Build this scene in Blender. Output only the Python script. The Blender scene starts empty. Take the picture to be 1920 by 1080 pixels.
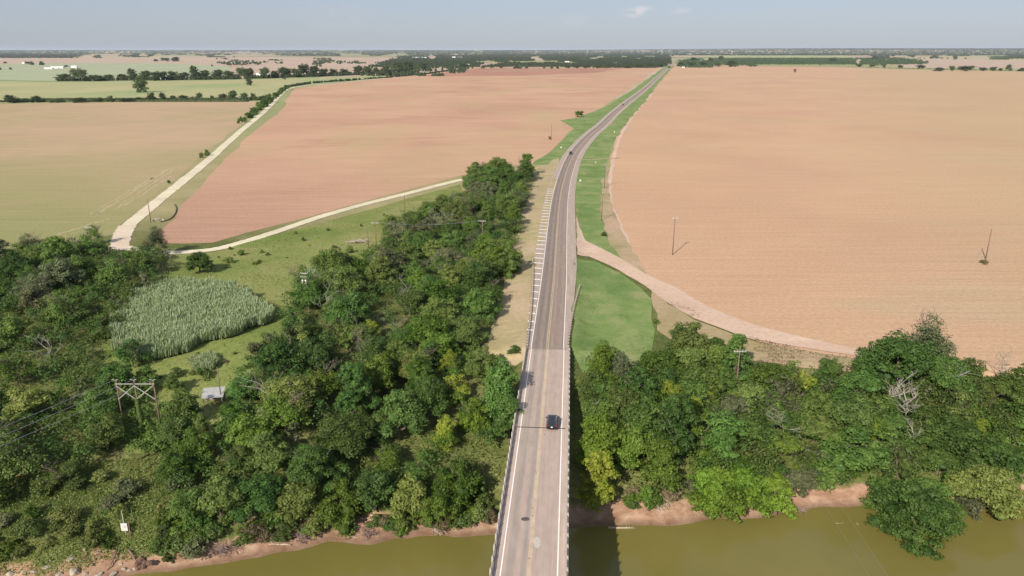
import bpy, bmesh, math, random
import numpy as np
from mathutils import Vector, Matrix, noise as mnoise

S = bpy.context.scene
COL = S.collection
rng = np.random.default_rng(7)
random.seed(7)

# ------------------------------------------------------------------ camera
FPX = 1400.0                       # focal length in pixels of the 1920 wide photograph
PITCH = math.atan(446 / 1400)
HCAM = 66.0
cam = bpy.data.cameras.new('camera')
cam.sensor_width = 36; cam.lens = 36 * FPX / 1920
cam.clip_start = 0.5; cam.clip_end = 250000
co = bpy.data.objects.new('camera', cam); COL.objects.link(co)
co.location = (0, 0, HCAM); co.rotation_euler = (math.pi / 2 - PITCH, 0, 0)
S.camera = co
# ------------------------------------------------------------------ light
SUN_AZ, SUN_EL = 207.0, 33.0
SUN_STRENGTH, SKY_STRENGTH, EXPOSURE = 4.8, 0.07, 0.31
HAZE = 2.0e-5
world = bpy.data.worlds.new('World'); S.world = world; world.use_nodes = True
sun = bpy.data.lights.new('sun', 'SUN'); sun.energy = SUN_STRENGTH; sun.angle = math.radians(0.5)
sun.color = (1.0, 0.93, 0.83)
so = bpy.data.objects.new('sun', sun); COL.objects.link(so)
saz, sel = math.radians(SUN_AZ), math.radians(SUN_EL)
sdir = Vector((math.sin(saz) * math.cos(sel), math.cos(saz) * math.cos(sel), math.sin(sel)))
so.rotation_euler = sdir.to_track_quat('Z', 'Y').to_euler(); so.location = (-50, -100, 120)
S.view_settings.view_transform = 'Standard'; S.view_settings.look = 'None'
S.view_settings.gamma = 1; S.view_settings.use_curve_mapping = False
S.view_settings.exposure = EXPOSURE
S.cycles.volume_bounces = 0
S.cycles.max_bounces = 6; S.cycles.diffuse_bounces = 3; S.cycles.transmission_bounces = 3


def build_sky():
    nt = world.node_tree; N = nt.nodes; L = nt.links
    N.clear()
    out = N.new('ShaderNodeOutputWorld'); bg = N.new('ShaderNodeBackground')
    sky = N.new('ShaderNodeTexSky'); sky.sky_type = 'NISHITA'; sky.sun_disc = False
    sky.sun_elevation = sel; sky.sun_rotation = saz
    sky.air_density = 1.0; sky.dust_density = 0.6; sky.ozone_density = 2.0
    # faint wisps of cloud low over the horizon
    tc = N.new('ShaderNodeTexCoord')
    total = None
    hs = N.new('ShaderNodeHueSaturation'); hs.inputs['Saturation'].default_value = 1.0
    wb = N.new('ShaderNodeMixRGB'); wb.blend_type = 'MULTIPLY'; wb.inputs[0].default_value = 1; wb.inputs[2].default_value = (.93, .92, 1.15, 1)
    L.new(sky.outputs[0], wb.inputs[1]); L.new(wb.outputs[0], hs.inputs['Color'])
    hz = N.new('ShaderNodeMixRGB'); hz.inputs[0].default_value = .6; hz.inputs[2].default_value = (5.35, 6.15, 7.15, 1); L.new(hs.outputs[0], hz.inputs[1]); hs = hz
    nz = N.new('ShaderNodeTexNoise'); nz.inputs['Scale'].default_value = 60; nz.inputs['Detail'].default_value = 4
    mp = N.new('ShaderNodeMapping'); mp.inputs['Scale'].default_value = (1, 1, 2.2)
    L.new(tc.outputs['Generated'], mp.inputs[0]); L.new(mp.outputs[0], nz.inputs['Vector'])
    for (px, py, r, a) in [(1186, 24, 0.021, 0.75), (1205, 16, 0.016, 0.6), (1277, 20, 0.018, 0.4), (1075, 42, 0.03, 0.2), (640, 30, 0.06, 0.12)]:
        u = (px - 960) / FPX; v = (540 - py) / FPX
        d = Vector((u, math.cos(PITCH) + v * math.sin(PITCH), -math.sin(PITCH) + v * math.cos(PITCH))).normalized()
        vs = N.new('ShaderNodeVectorMath'); vs.operation = 'SUBTRACT'; vs.inputs[1].default_value = d
        L.new(tc.outputs['Generated'], vs.inputs[0])
        vm = N.new('ShaderNodeVectorMath'); vm.operation = 'MULTIPLY'; vm.inputs[1].default_value = (1, 1, 2.6)
        L.new(vs.outputs[0], vm.inputs[0])
        ln = N.new('ShaderNodeVectorMath'); ln.operation = 'LENGTH'; L.new(vm.outputs[0], ln.inputs[0])
        mr = N.new('ShaderNodeMapRange'); mr.inputs['From Min'].default_value = r; mr.inputs['From Max'].default_value = 0
        mr.inputs['To Min'].default_value = 0; mr.inputs['To Max'].default_value = a; mr.interpolation_type = 'SMOOTHSTEP'
        L.new(ln.outputs['Value'], mr.inputs['Value'])
        if total is None: total = mr.outputs[0]
        else:
            ad = N.new('ShaderNodeMath'); ad.operation = 'ADD'; L.new(total, ad.inputs[0]); L.new(mr.outputs[0], ad.inputs[1]); total = ad.outputs[0]
    m2 = N.new('ShaderNodeMapRange'); m2.inputs['From Min'].default_value = 0.38; m2.inputs['From Max'].default_value = 0.62
    L.new(nz.outputs['Fac'], m2.inputs['Value'])
    mu = N.new('ShaderNodeMath'); mu.operation = 'MULTIPLY'; L.new(total, mu.inputs[0]); L.new(m2.outputs[0], mu.inputs[1])
    mx = N.new('ShaderNodeMixRGB'); mx.inputs[2].default_value = (9.4, 8.7, 8.7, 1)
    L.new(mu.outputs[0], mx.inputs[0]); L.new(hs.outputs[0], mx.inputs[1])
    L.new(mx.outputs[0], bg.inputs['Color']); bg.inputs['Strength'].default_value = SKY_STRENGTH
    L.new(bg.outputs[0], out.inputs['Surface'])
build_sky()


# ------------------------------------------------------------------ small helpers
def srgb(*c):
    return tuple(((x / 255) / 12.92 if x / 255 < 0.04045 else ((x / 255 + 0.055) / 1.055) ** 2.4) for x in c) + (1,)

def tag(o, label=None, cat=None, group=None, kind=None):
    if label: o['label'] = label
    if cat: o['category'] = cat
    if group: o['group'] = group
    if kind: o['kind'] = kind
    return o

def empty(name, loc=(0, 0, 0), rz=0):
    o = bpy.data.objects.new(name, None); o.empty_display_size = 0.3
    o.location = loc; o.rotation_euler = (0, 0, rz); COL.objects.link(o)
    return o

def link(name, me, mat=None, parent=None):
    o = bpy.data.objects.new(name, me); COL.objects.link(o)
    if mat is not None and not me.materials: me.materials.append(mat)
    if parent is not None: o.parent = parent
    return o

def copy_tree(o, parent=None):
    c = o.copy(); COL.objects.link(c)
    if parent is not None: c.parent = parent
    for ch in list(o.children): copy_tree(ch, c)
    return c

def mesh_np(name, verts, faces, smooth=False):
    """verts (n,3) array, faces (m,k) array, all of k corners"""
    me = bpy.data.meshes.new(name)
    verts = np.asarray(verts, np.float32); faces = np.asarray(faces, np.int32)
    m, k = faces.shape
    me.vertices.add(len(verts)); me.vertices.foreach_set('co', verts.ravel())
    me.loops.add(m * k); me.loops.foreach_set('vertex_index', faces.ravel())
    me.polygons.add(m)
    me.polygons.foreach_set('loop_start', np.arange(0, m * k, k, dtype=np.int32))
    me.polygons.foreach_set('loop_total', np.full(m, k, np.int32))
    if smooth: me.polygons.foreach_set('use_smooth', np.ones(m, bool))
    me.update(calc_edges=True); me.validate()
    return me

class MB:
    """collects boxes, tubes and polygons and links them as ONE mesh"""
    def __init__(s): s.bm = bmesh.new()
    def box(s, c, size, rot=None, taper=1.0):
        sx, sy, sz = [v / 2 for v in size]; M = rot or Matrix.Identity(3); c = Vector(c)
        vs = []
        for z in (-1, 1):
            t = taper if z > 0 else 1
            for x, y in ((-1, -1), (1, -1), (1, 1), (-1, 1)):
                vs.append(s.bm.verts.new(c + M @ Vector((x * sx * t, y * sy * t, z * sz))))
        for f in ((3, 2, 1, 0), (4, 5, 6, 7), (0, 1, 5, 4), (1, 2, 6, 5), (2, 3, 7, 6), (3, 0, 4, 7)):
            s.bm.faces.new([vs[i] for i in f])
        return s
    def tube(s, pts, radii, seg=6, cap=True):
        pts = [Vector(p) for p in pts]
        if not hasattr(radii, '__len__'): radii = [radii] * len(pts)
        rings = []
        for i, p in enumerate(pts):
            a = pts[max(i - 1, 0)]; b = pts[min(i + 1, len(pts) - 1)]
            d = (b - a)
            if d.length < 1e-9: d = Vector((0, 0, 1))
            d.normalize()
            u = d.cross(Vector((0.12, 0.31, 1)) if abs(d.z) < 0.95 else Vector((1, 0.1, 0))).normalized(); w = d.cross(u)
            rings.append([s.bm.verts.new(p + (u * math.cos(t) + w * math.sin(t)) * radii[i]) for t in [2 * math.pi * k / seg for k in range(seg)]])
        for r0, r1 in zip(rings, rings[1:]):
            for k in range(seg):
                s.bm.faces.new((r0[k], r0[(k + 1) % seg], r1[(k + 1) % seg], r1[k]))
        if cap and seg > 2:
            s.bm.faces.new(rings[0][::-1]); s.bm.faces.new(rings[-1])
        return s
    def poly(s, pts):
        s.bm.faces.new([s.bm.verts.new(p) for p in pts]); return s
    def ico(s, c, r, sub=1, squash=(1, 1, 1), jitter=0.0):
        g = bmesh.ops.create_icosphere(s.bm, subdivisions=sub, radius=1)
        for v in g['verts']:
            k = 1 + random.uniform(-jitter, jitter)
            v.co = Vector(c) + Vector((v.co.x * squash[0] * r * k, v.co.y * squash[1] * r * k, v.co.z * squash[2] * r * k))
        return s
    def mesh(s, name, smooth=False):
        bmesh.ops.recalc_face_normals(s.bm, faces=s.bm.faces)
        me = bpy.data.meshes.new(name); s.bm.to_mesh(me); s.bm.free()
        if smooth:
            for p in me.polygons: p.use_smooth = True
        return me
    def build(s, name, mat, parent=None, smooth=False):
        return link(name, s.mesh(name, smooth), mat, parent)

# ------------------------------------------------------------------ materials
def new_mat(name):
    m = bpy.data.materials.new(name); m.use_nodes = True
    N = m.node_tree.nodes; L = m.node_tree.links
    b = N['Principled BSDF']
    return m, N, L, b

def ramp(N, stops, interp='LINEAR'):
    r = N.new('ShaderNodeValToRGB'); cr = r.color_ramp; cr.interpolation = interp
    while len(cr.elements) > 1: cr.elements.remove(cr.elements[-1])
    cr.elements[0].position = stops[0][0]; cr.elements[0].color = stops[0][1]
    for p, c in stops[1:]:
        e = cr.elements.new(p); e.color = c
    return r

def coords(N, L, kind, scale=(1, 1, 1), rotz=0):
    mp = N.new('ShaderNodeMapping'); mp.inputs['Scale'].default_value = scale
    mp.inputs['Rotation'].default_value = (0, 0, rotz)
    if kind == 'world':
        g = N.new('ShaderNodeNewGeometry'); L.new(g.outputs['Position'], mp.inputs[0])
    elif kind == 'uv':
        g = N.new('ShaderNodeUVMap'); L.new(g.outputs[0], mp.inputs[0])
    else:
        g = N.new('ShaderNodeTexCoord'); L.new(g.outputs['Object'], mp.inputs[0])
    return mp.outputs[0]

def noise_fac(N, L, vec, scale, detail=4, rough=0.55, dist=0.0):
    n = N.new('ShaderNodeTexNoise'); n.inputs['Scale'].default_value = scale
    n.inputs['Detail'].default_value = detail; n.inputs['Roughness'].default_value = rough
    n.inputs['Distortion'].default_value = dist
    L.new(vec, n.inputs['Vector'])
    return n.outputs['Fac']

def mixc(N, L, fac, a, b, mode='MIX'):
    m = N.new('ShaderNodeMixRGB'); m.blend_type = mode
    for i, v in ((0, fac), (1, a), (2, b)):
        if hasattr(v, 'links') or hasattr(v, 'is_linked'): L.new(v, m.inputs[i])
        else: m.inputs[i].default_value = v
    return m.outputs[0]

def maprange(N, L, v, a, b, c=0.0, d=1.0, smooth=True):
    m = N.new('ShaderNodeMapRange'); m.interpolation_type = 'SMOOTHSTEP' if smooth else 'LINEAR'
    m.inputs['From Min'].default_value = a; m.inputs['From Max'].default_value = b
    m.inputs['To Min'].default_value = c; m.inputs['To Max'].default_value = d
    L.new(v, m.inputs['Value']); return m.outputs[0]

def math_n(N, L, op, a, b=None):
    m = N.new('ShaderNodeMath'); m.operation = op
    for i, v in ((0, a), (1, b)):
        if v is None: continue
        if hasattr(v, 'is_linked'): L.new(v, m.inputs[i])
        else: m.inputs[i].default_value = v
    return m.outputs[0]

def plain(name, col, rough=0.7, metal=0.0, var=0.12, scale=3.0, spec=0.3, bump=0.0):
    """a base colour broken up by two noises"""
    m, N, L, b = new_mat(name)
    v = coords(N, L, 'object')
    f = noise_fac(N, L, v, scale, 5)
    lo = tuple(c * (1 - var) for c in col[:3]) + (1,); hi = tuple(min(1, c * (1 + var)) for c in col[:3]) + (1,)
    r = ramp(N, [(0.3, lo), (0.7, hi)]); L.new(f, r.inputs[0])
    L.new(r.outputs[0], b.inputs['Base Color'])
    b.inputs['Roughness'].default_value = rough; b.inputs['Metallic'].default_value = metal
    b.inputs['Specular IOR Level'].default_value = spec
    if bump:
        bp_ = N.new('ShaderNodeBump'); bp_.inputs['Strength'].default_value = bump; bp_.inputs['Distance'].default_value = 0.05
        L.new(f, bp_.inputs['Height']); L.new(bp_.outputs[0], b.inputs['Normal'])
    return m

def leaf_mat(name, dark, mid, light, trans=0.34, huev=0.03):
    g_ = 1.2 if name in ('leaf_deep_green', 'leaf_cool_green', 'leaf_olive', 'leaf_vine') else 1.0
    dark, mid, light = [(c[0] * g_ * 1.07, c[1] * g_, c[2] * g_, 1) for c in (dark, mid, light)]
    m, N, L, b = new_mat(name)
    a = N.new('ShaderNodeAttribute'); a.attribute_name = 'var'
    oi = N.new('ShaderNodeObjectInfo')
    g = N.new('ShaderNodeNewGeometry')
    mp = N.new('ShaderNodeMapping'); mp.inputs['Scale'].default_value = (1, 1, 1); L.new(g.outputs['Position'], mp.inputs[0])
    f = noise_fac(N, L, mp.outputs[0], 0.35, 3)
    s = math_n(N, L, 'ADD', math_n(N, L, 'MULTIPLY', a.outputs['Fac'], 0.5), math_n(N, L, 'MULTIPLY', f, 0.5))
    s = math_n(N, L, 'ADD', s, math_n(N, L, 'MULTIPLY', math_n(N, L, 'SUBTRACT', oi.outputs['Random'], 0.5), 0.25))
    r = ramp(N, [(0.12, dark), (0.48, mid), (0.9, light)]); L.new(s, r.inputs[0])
    hs = N.new('ShaderNodeHueSaturation')
    wn = N.new('ShaderNodeTexWhiteNoise'); wn.noise_dimensions = '1D'; L.new(oi.outputs['Random'], wn.inputs['W'])
    L.new(maprange(N, L, wn.outputs['Value'], 0, 1, 0.5 - huev * .3, 0.5 + huev, False), hs.inputs['Hue'])
    L.new(maprange(N, L, oi.outputs['Random'], 0, 1, 0.8, 1.18, False), hs.inputs['Value'])
    L.new(r.outputs[0], hs.inputs['Color'])
    L.new(hs.outputs[0], b.inputs['Base Color']); b.inputs['Roughness'].default_value = 0.55
    b.inputs['Specular IOR Level'].default_value = 0.25
    t = N.new('ShaderNodeBsdfTranslucent'); L.new(hs.outputs[0], t.inputs['Color'])
    mx = N.new('ShaderNodeMixShader'); mx.inputs[0].default_value = trans
    L.new(b.outputs[0], mx.inputs[1]); L.new(t.outputs[0], mx.inputs[2])
    L.new(mx.outputs[0], N['Material Output'].inputs['Surface'])
    return m

def c3(r, g, b): return (r, g, b, 1)
LEAF = {
    'deep':   leaf_mat('leaf_deep_green', c3(.034, .066, .015), c3(.082, .142, .028), c3(.155, .230, .048)),
    'blue':   leaf_mat('leaf_cool_green', c3(.036, .066, .016), c3(.084, .136, .030), c3(.150, .210, .050)),
    'olive':  leaf_mat('leaf_olive', c3(.060, .086, .020), c3(.125, .172, .038), c3(.215, .262, .068)),
    'bright': leaf_mat('leaf_bright_green', c3(.052, .095, .013), c3(.115, .185, .024), c3(.190, .265, .042)),
    'spring': leaf_mat('leaf_spring_green', c3(.075, .130, .016), c3(.165, .265, .028), c3(.270, .370, .055)),
    'lime':   leaf_mat('leaf_lime', c3(.10, .150, .018), c3(.210, .280, .030), c3(.340, .400, .060)),
    'grey':   leaf_mat('leaf_grey_olive', c3(.074, .090, .040), c3(.145, .170, .076), c3(.225, .245, .120)),
    'vine':   leaf_mat('leaf_vine', c3(.042, .078, .015), c3(.098, .156, .030), c3(.175, .232, .050)),
    'far':    leaf_mat('leaf_far', c3(.034, .052, .020), c3(.066, .096, .034), c3(.105, .140, .050)),
    'dry':    leaf_mat('leaf_dry_brush', c3(.12, .095, .055), c3(.20, .160, .095), c3(.29, .24, .15)),
    'cane':   leaf_mat('leaf_cane', c3(.13, .185, .088), c3(.265, .345, .175), c3(.39, .465, .27), 0.25, 0.008),
    'under':  leaf_mat('leaf_undergrowth', c3(.052, .076, .019), c3(.120, .158, .040), c3(.205, .235, .072)),
    'meadow': leaf_mat('leaf_meadow', c3(.10, .135, .032), c3(.195, .230, .060), c3(.300, .310, .115)),
    'grass':  leaf_mat('leaf_verge_grass', c3(.085, .130, .030), c3(.145, .210, .050), c3(.22, .28, .080)),
}
BARK = plain('bark', c3(.15, .12, .09), 0.9, var=.3, scale=4)
DEADWOOD = plain('bleached_wood', c3(.30, .27, .22), 0.85, var=.2, scale=3)
DRIFT = plain('driftwood', c3(.42, .33, .25), 0.85, var=.25, scale=3)
POLEWOOD = plain('pole_wood', c3(.19, .12, .09), 0.85, var=.25, scale=4)
ARMWOOD = plain('weathered_crossarm', c3(.42, .38, .33), 0.8, var=.15)
INSUL = plain('insulator_porcelain', c3(.6, .58, .55), 0.3)
SIGNP = plain('sign_paint', c3(.52, .50, .46), 0.6, var=.15)
STEEL = plain('galvanised_steel', c3(.42, .41, .40), 0.45, .6, var=.15)
RUSTRAIL = plain('weathered_bridge_rail', c3(.30, .27, .25), 0.6, .3, var=.3)
CONC = plain('concrete', c3(.42, .37, .32), 0.85, var=.15, scale=1.5, bump=.2)
CONCD = plain('stained_concrete', c3(.30, .26, .22), 0.85, var=.25, scale=.6)
WHITE = plain('white_paint', c3(.78, .76, .72), 0.6, var=.08)
ROCK = plain('riprap_stone', c3(.36, .30, .235), 0.9, var=.35, scale=1.2, bump=.4)
WIRE = plain('wire', c3(.35, .35, .36), 0.4, .5)
RUBBER = plain('tyre_rubber', c3(.02, .02, .02), 0.8)
BLACK = plain('dark_trim', c3(.015, .015, .017), 0.5)
CHROME = plain('rim_metal', c3(.5, .5, .52), 0.3, .9)
def paintmat(name, col):
    m = plain(name, col, 0.28, 0.2, var=.05, spec=.6)
    m.node_tree.nodes['Principled BSDF'].inputs['Coat Weight'].default_value = 0.6
    return m
GLASS = plain('tinted_glass', c3(.012, .014, .018), 0.06, 0, var=.05, spec=.9)
TAIL = plain('tail_lamp', c3(.45, .02, .02), 0.3)
HEADL = plain('headlamp_lens', c3(.75, .77, .8), 0.15, spec=.8)
TIN = plain('weathered_tin_roof', c3(.42, .41, .39), 0.6, .2, var=.16, scale=1.5)
OLDWOOD = plain('old_boards', c3(.34, .29, .24), 0.9, var=.25)
BROWNROCK = plain('dark_clay', c3(.14, .085, .06), 0.95, var=.3)

# ------------------------------------------------------------------ terrain
def ray(px, py):
    u = (px - 960) / FPX; v = (540 - py) / FPX
    return u, math.cos(PITCH) + v * math.sin(PITCH), -math.sin(PITCH) + v * math.cos(PITCH)

def bp(px, py, z=0.0):
    dx, dy, dz = ray(px, py); t = (z - HCAM) / dz
    return (t * dx, t * dy)

WL = [bp(x, y, -14) for x, y in [(-700, 1240), (-200, 1150), (0, 1118), (120, 1095), (210, 1082), (262, 1074), (300, 1076), (440, 1047), (560, 1024), (640, 1008), (690, 1017),
      (760, 1001), (850, 1004), (920, 1001), (1010, 996), (1140, 993), (1280, 980), (1400, 970), (1520, 957), (1620, 949), (1760, 958), (1920, 950), (2200, 948), (2800, 960)]]
WLx = np.array([p[0] for p in WL]); WLy = np.array([p[1] for p in WL])
def waterline(x):
    s = 0
    for d, w in ((-3, .2), (-1.5, .2), (0, .2), (1.5, .2), (3, .2)): s = s + w * np.interp(np.asarray(x, float) + d, WLx, WLy)
    return s
BD = math.tan(math.radians(4.43))
CPX = [(1027, 645), (1038, 533), (1044.5, 433), (1047.5, 395), (1052, 360), (1061, 325), (1076, 289), (1094, 266), (1110, 250), (1127, 236.5), (1148, 215.5), (1175, 193), (1202, 172.5), (1227, 150.5), (1247, 132.5), (1259, 120), (1269, 110)]
def road_z(y):
    t = np.clip((np.asarray(y, float) - 200) / 220, 0, 1); return -1.0 * t * t * (3 - 2 * t)
_c = [(-4.16 + BD * y, y) for y in (-260, -100, 0, 60, 110, 150)]
for px, py in CPX:
    z = 0
    for _ in range(4):
        p = bp(px, py, z); z = float(road_z(p[1]))
    _c.append(p)
_e = (_c[-1][0] + (_c[-1][0] - _c[-3][0]) / (_c[-1][1] - _c[-3][1]) * 6000, _c[-1][1] + 6000); _c.append(_e)
RX = np.array([p[0] for p in _c]); RY = np.array([p[1] for p in _c])
_yy = np.concatenate([np.arange(-260, 1200, 5.0), np.arange(1200, 12000, 50.0)])
def _hermite(y):
    # monotone-free cubic through the centre points
    y = np.asarray(y, float); i = np.clip(np.searchsorted(RY, y) - 1, 0, len(RY) - 2)
    m = np.gradient(RX, RY); h = RY[i + 1] - RY[i]; t = (y - RY[i]) / h
    return ((2 * t**3 - 3 * t**2 + 1) * RX[i] + (t**3 - 2 * t**2 + t) * h * m[i] + (-2 * t**3 + 3 * t**2) * RX[i + 1] + (t**3 - t**2) * h * m[i + 1])
_cx = _hermite(_yy)
k = np.ones(9) / 9; _sm = np.convolve(np.pad(_cx, 4, mode='edge'), k, 'valid')
_cx = np.where((_yy > 170) & (_yy < 1150), _sm, _cx)
def road_x(y): return np.interp(y, _yy, _cx)

def vnoise(x, y, s, seed=0):
    """cheap smooth value noise, vectorised, -1..1"""
    x = np.asarray(x, float) * s + seed * 17.3; y = np.asarray(y, float) * s + seed * 5.1
    xi = np.floor(x); yi = np.floor(y); fx = x - xi; fy = y - yi
    fx = fx * fx * (3 - 2 * fx); fy = fy * fy * (3 - 2 * fy)
    def h(a, b):
        v = np.sin(a * 127.1 + b * 311.7 + seed) * 43758.5453; return (v - np.floor(v)) * 2 - 1
    return (h(xi, yi) * (1 - fx) + h(xi + 1, yi) * fx) * (1 - fy) + (h(xi, yi + 1) * (1 - fx) + h(xi + 1, yi + 1) * fx) * fy

FLAT = -1.2
PL_S = [-200, -12, -1, 0, 3.5, 9, 22, 45, 72]; PL_Z = [-17, -16.6, -14.5, -14, -12.9, -9.5, -7, -3.8, FLAT]
PR_S = [-200, -12, -1, 0, 4.5, 10, 20, 36]; PR_Z = [-17, -16.6, -14.5, -14, -12.6, -8.6, -5, FLAT]
PW_S = [-200, -12, -1, 0, 10, 25, 60]; PW_Z = [-17, -16.6, -14.5, -14, -11, -5, FLAT]
def terrain(x, y):
    x = np.asarray(x, float); y = np.asarray(y, float)
    s = y - waterline(x) + 1.2 * vnoise(x, y, .11, 3) + .6 * vnoise(x, y, .35, 4)
    zl = np.interp(s, PL_S, PL_Z); zr = np.interp(s, PR_S, PR_Z)
    w = np.clip((x + 8) / 16, 0, 1); z = zl * (1 - w) + zr * w
    s2 = -(y - (waterline(x) - 92)); z2 = np.interp(s2, PW_S, PW_Z)
    z = np.maximum(z, z2)
    rough = np.clip((FLAT - z) / 2.5, 0, 1) * np.clip((z + 13.9) / 1.5, 0, 1)
    z = z + rough * (.45 * vnoise(x, y, .13, 1) + .2 * vnoise(x, y, .4, 2))
    # road bank and the spill slopes at both abutments
    d = x - road_x(y); zr_ = road_z(y) - 0.16
    side = np.where(d < 0, np.maximum(0, -d - 7.0) * 0.16, np.maximum(0, d - 6.8) * 0.30)
    e = zr_ - side - np.maximum(0, 161 - y) * 0.62 * (y > 60) - np.maximum(0, y + 18) * .62 * (y <= 60)
    z = np.where(y < 700, np.maximum(z, e), z)
    # low rise far off to the right
    r = np.clip((y - 9000) / 9000, 0, 1) * np.clip((x - 1500) / 9000, 0, 1)
    r2 = np.clip((y - 14000) / 13000, 0, 1)
    return z + r * r * (3 - 2 * r) * 60 + r2 * r2 * (3 - 2 * r2) * 60

def tz(x, y): return float(terrain(x, y))
def bpt(px, py, dz=0.0):
    z = FLAT + dz
    for _ in range(12):
        p = bp(px, py, z); z = 0.5 * z + 0.5 * (tz(*p) + dz)
    return p

def depth(x, y, z): return y * math.cos(PITCH) + (HCAM - z) * math.sin(PITCH)
def proj(x, y, z):
    d = depth(x, y, z); v = y * math.sin(PITCH) - (HCAM - z) * math.cos(PITCH)
    return 960 + FPX * x / d, 540 - FPX * v / d

def poly_in(px, py, poly):
    px = np.asarray(px, float); py = np.asarray(py, float); inside = np.zeros(px.shape, bool)
    n = len(poly)
    for i in range(n):
        x0, y0 = poly[i]; x1, y1 = poly[(i + 1) % n]
        if y0 == y1: continue
        c = ((y0 > py) != (y1 > py)) & (px < (x1 - x0) * (py - y0) / (y1 - y0) + x0)
        inside ^= c
    return inside

# ------------------------------------------------------------------ ground
def ground_mat():
    m, N, L, b = new_mat('ground')
    v = coords(N, L, 'world')
    # near: dry grass, green weeds and bare soil
    r1 = ramp(N, [(.30, c3(.085, .115, .03)), (.52, c3(.15, .165, .05)), (.75, c3(.27, .23, .11))])
    L.new(noise_fac(N, L, v, .09, 6, .6), r1.inputs[0])
    r1b = ramp(N, [(.35, c3(.62, .62, .62)), (.65, c3(1.1, 1.1, 1.1))]); L.new(noise_fac(N, L, v, 1.1, 5, .65), r1b.inputs[0])
    near = mixc(N, L, 1.0, r1.outputs[0], r1b.outputs[0], 'MULTIPLY')
    g0 = N.new('ShaderNodeNewGeometry'); s0 = N.new('ShaderNodeSeparateXYZ'); L.new(g0.outputs['Position'], s0.inputs[0])
    r1c = ramp(N, [(.3, c3(.27, .25, .11)), (.7, c3(.38, .31, .17))]); L.new(noise_fac(N, L, v, .05, 6, .6), r1c.inputs[0])
    near = mixc(N, L, maprange(N, L, s0.outputs['Y'], 255, 330), near, r1c.outputs[0])
    # sandy, clayey river bank low down
    r2 = ramp(N, [(.28, c3(.23, .125, .075)), (.55, c3(.40, .25, .165)), (.75, c3(.52, .37, .26))])
    L.new(noise_fac(N, L, coords(N, L, 'world', (1, 1, 3)), .35, 6, .6, .6), r2.inputs[0])
    sx = N.new('ShaderNodeSeparateXYZ'); g = N.new('ShaderNodeNewGeometry'); L.new(g.outputs['Position'], sx.inputs[0])
    zz = math_n(N, L, 'ADD', sx.outputs['Z'], math_n(N, L, 'MULTIPLY', noise_fac(N, L, v, .14, 4), 5.5))
    low = maprange(N, L, zz, -9.2, -10.0)
    nb = mixc(N, L, low, near, r2.outputs[0])
    wet = maprange(N, L, sx.outputs['Z'], -13.3, -13.95); nb = mixc(N, L, math_n(N, L, 'MULTIPLY', wet, .6), nb, c3(.10, .06, .035))
    # far: patchwork of fields
    vo = N.new('ShaderNodeTexVoronoi'); vo.inputs['Scale'].default_value = .0011; vo.inputs['Randomness'].default_value = .8
    L.new(coords(N, L, 'world', (.55, .8, 0), .3), vo.inputs['Vector'])
    sp = N.new('ShaderNodeSeparateColor'); L.new(vo.outputs['Color'], sp.inputs[0])
    r3 = ramp(N, [(0, c3(.42, .30, .21)), (.2, c3(.30, .30, .14)), (.38, c3(.46, .36, .25)), (.55, c3(.23, .28, .12)), (.7, c3(.43, .37, .22)), (.85, c3(.5, .37, .28))], 'CONSTANT')
    L.new(sp.outputs[0], r3.inputs[0])
    r3b = ramp(N, [(.3, c3(.8, .84, .8)), (.7, c3(1.1, 1.08, 1.1))]); L.new(noise_fac(N, L, v, .006, 6), r3b.inputs[0])
    far = mixc(N, L, 1.0, r3.outputs[0], r3b.outputs[0], 'MULTIPLY')
    fy = maprange(N, L, sx.outputs['Y'], 420, 800)
    L.new(mixc(N, L, fy, nb, far), b.inputs['Base Color'])
    b.inputs['Roughness'].default_value = .95; b.inputs['Specular IOR Level'].default_value = .1
    bu = N.new('ShaderNodeBump'); bu.inputs['Strength'].default_value = .5; bu.inputs['Distance'].default_value = .4
    L.new(noise_fac(N, L, v, .8, 6, .65), bu.inputs['Height']); L.new(bu.outputs[0], b.inputs['Normal'])
    return m

xs = np.unique(np.concatenate([np.linspace(-90000, -3000, 30), np.linspace(-3000, -400, 27), np.linspace(-400, -170, 24), np.arange(-170, 190, 2.0), np.linspace(190, 400, 22), np.linspace(400, 3000, 27), np.linspace(3000, 90000, 60)]))
ys = np.unique(np.concatenate([np.linspace(-90000, -600, 12), np.linspace(-600, -120, 13), np.arange(-120, 90, 5.0), np.arange(90, 210, 1.6), np.arange(210, 460, 4.0), np.linspace(460, 700, 31), np.linspace(700, 3000, 24), np.linspace(3000, 45000, 90), np.linspace(45000, 90000, 20)]))
GX, GY = np.meshgrid(xs, ys); GZ = terrain(GX, GY)
nx, ny = len(xs), len(ys)
idx = np.arange(nx * ny).reshape(ny, nx)
fc = np.stack([idx[:-1, :-1], idx[:-1, 1:], idx[1:, 1:], idx[1:, :-1]], -1).reshape(-1, 4)
gm = mesh_np('ground', np.stack([GX, GY, GZ], -1).reshape(-1, 3), fc, True)
ground = tag(link('ground', gm, ground_mat()), 'dry grass and clay ground of the flood plain and the river banks', kind='structure')

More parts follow.
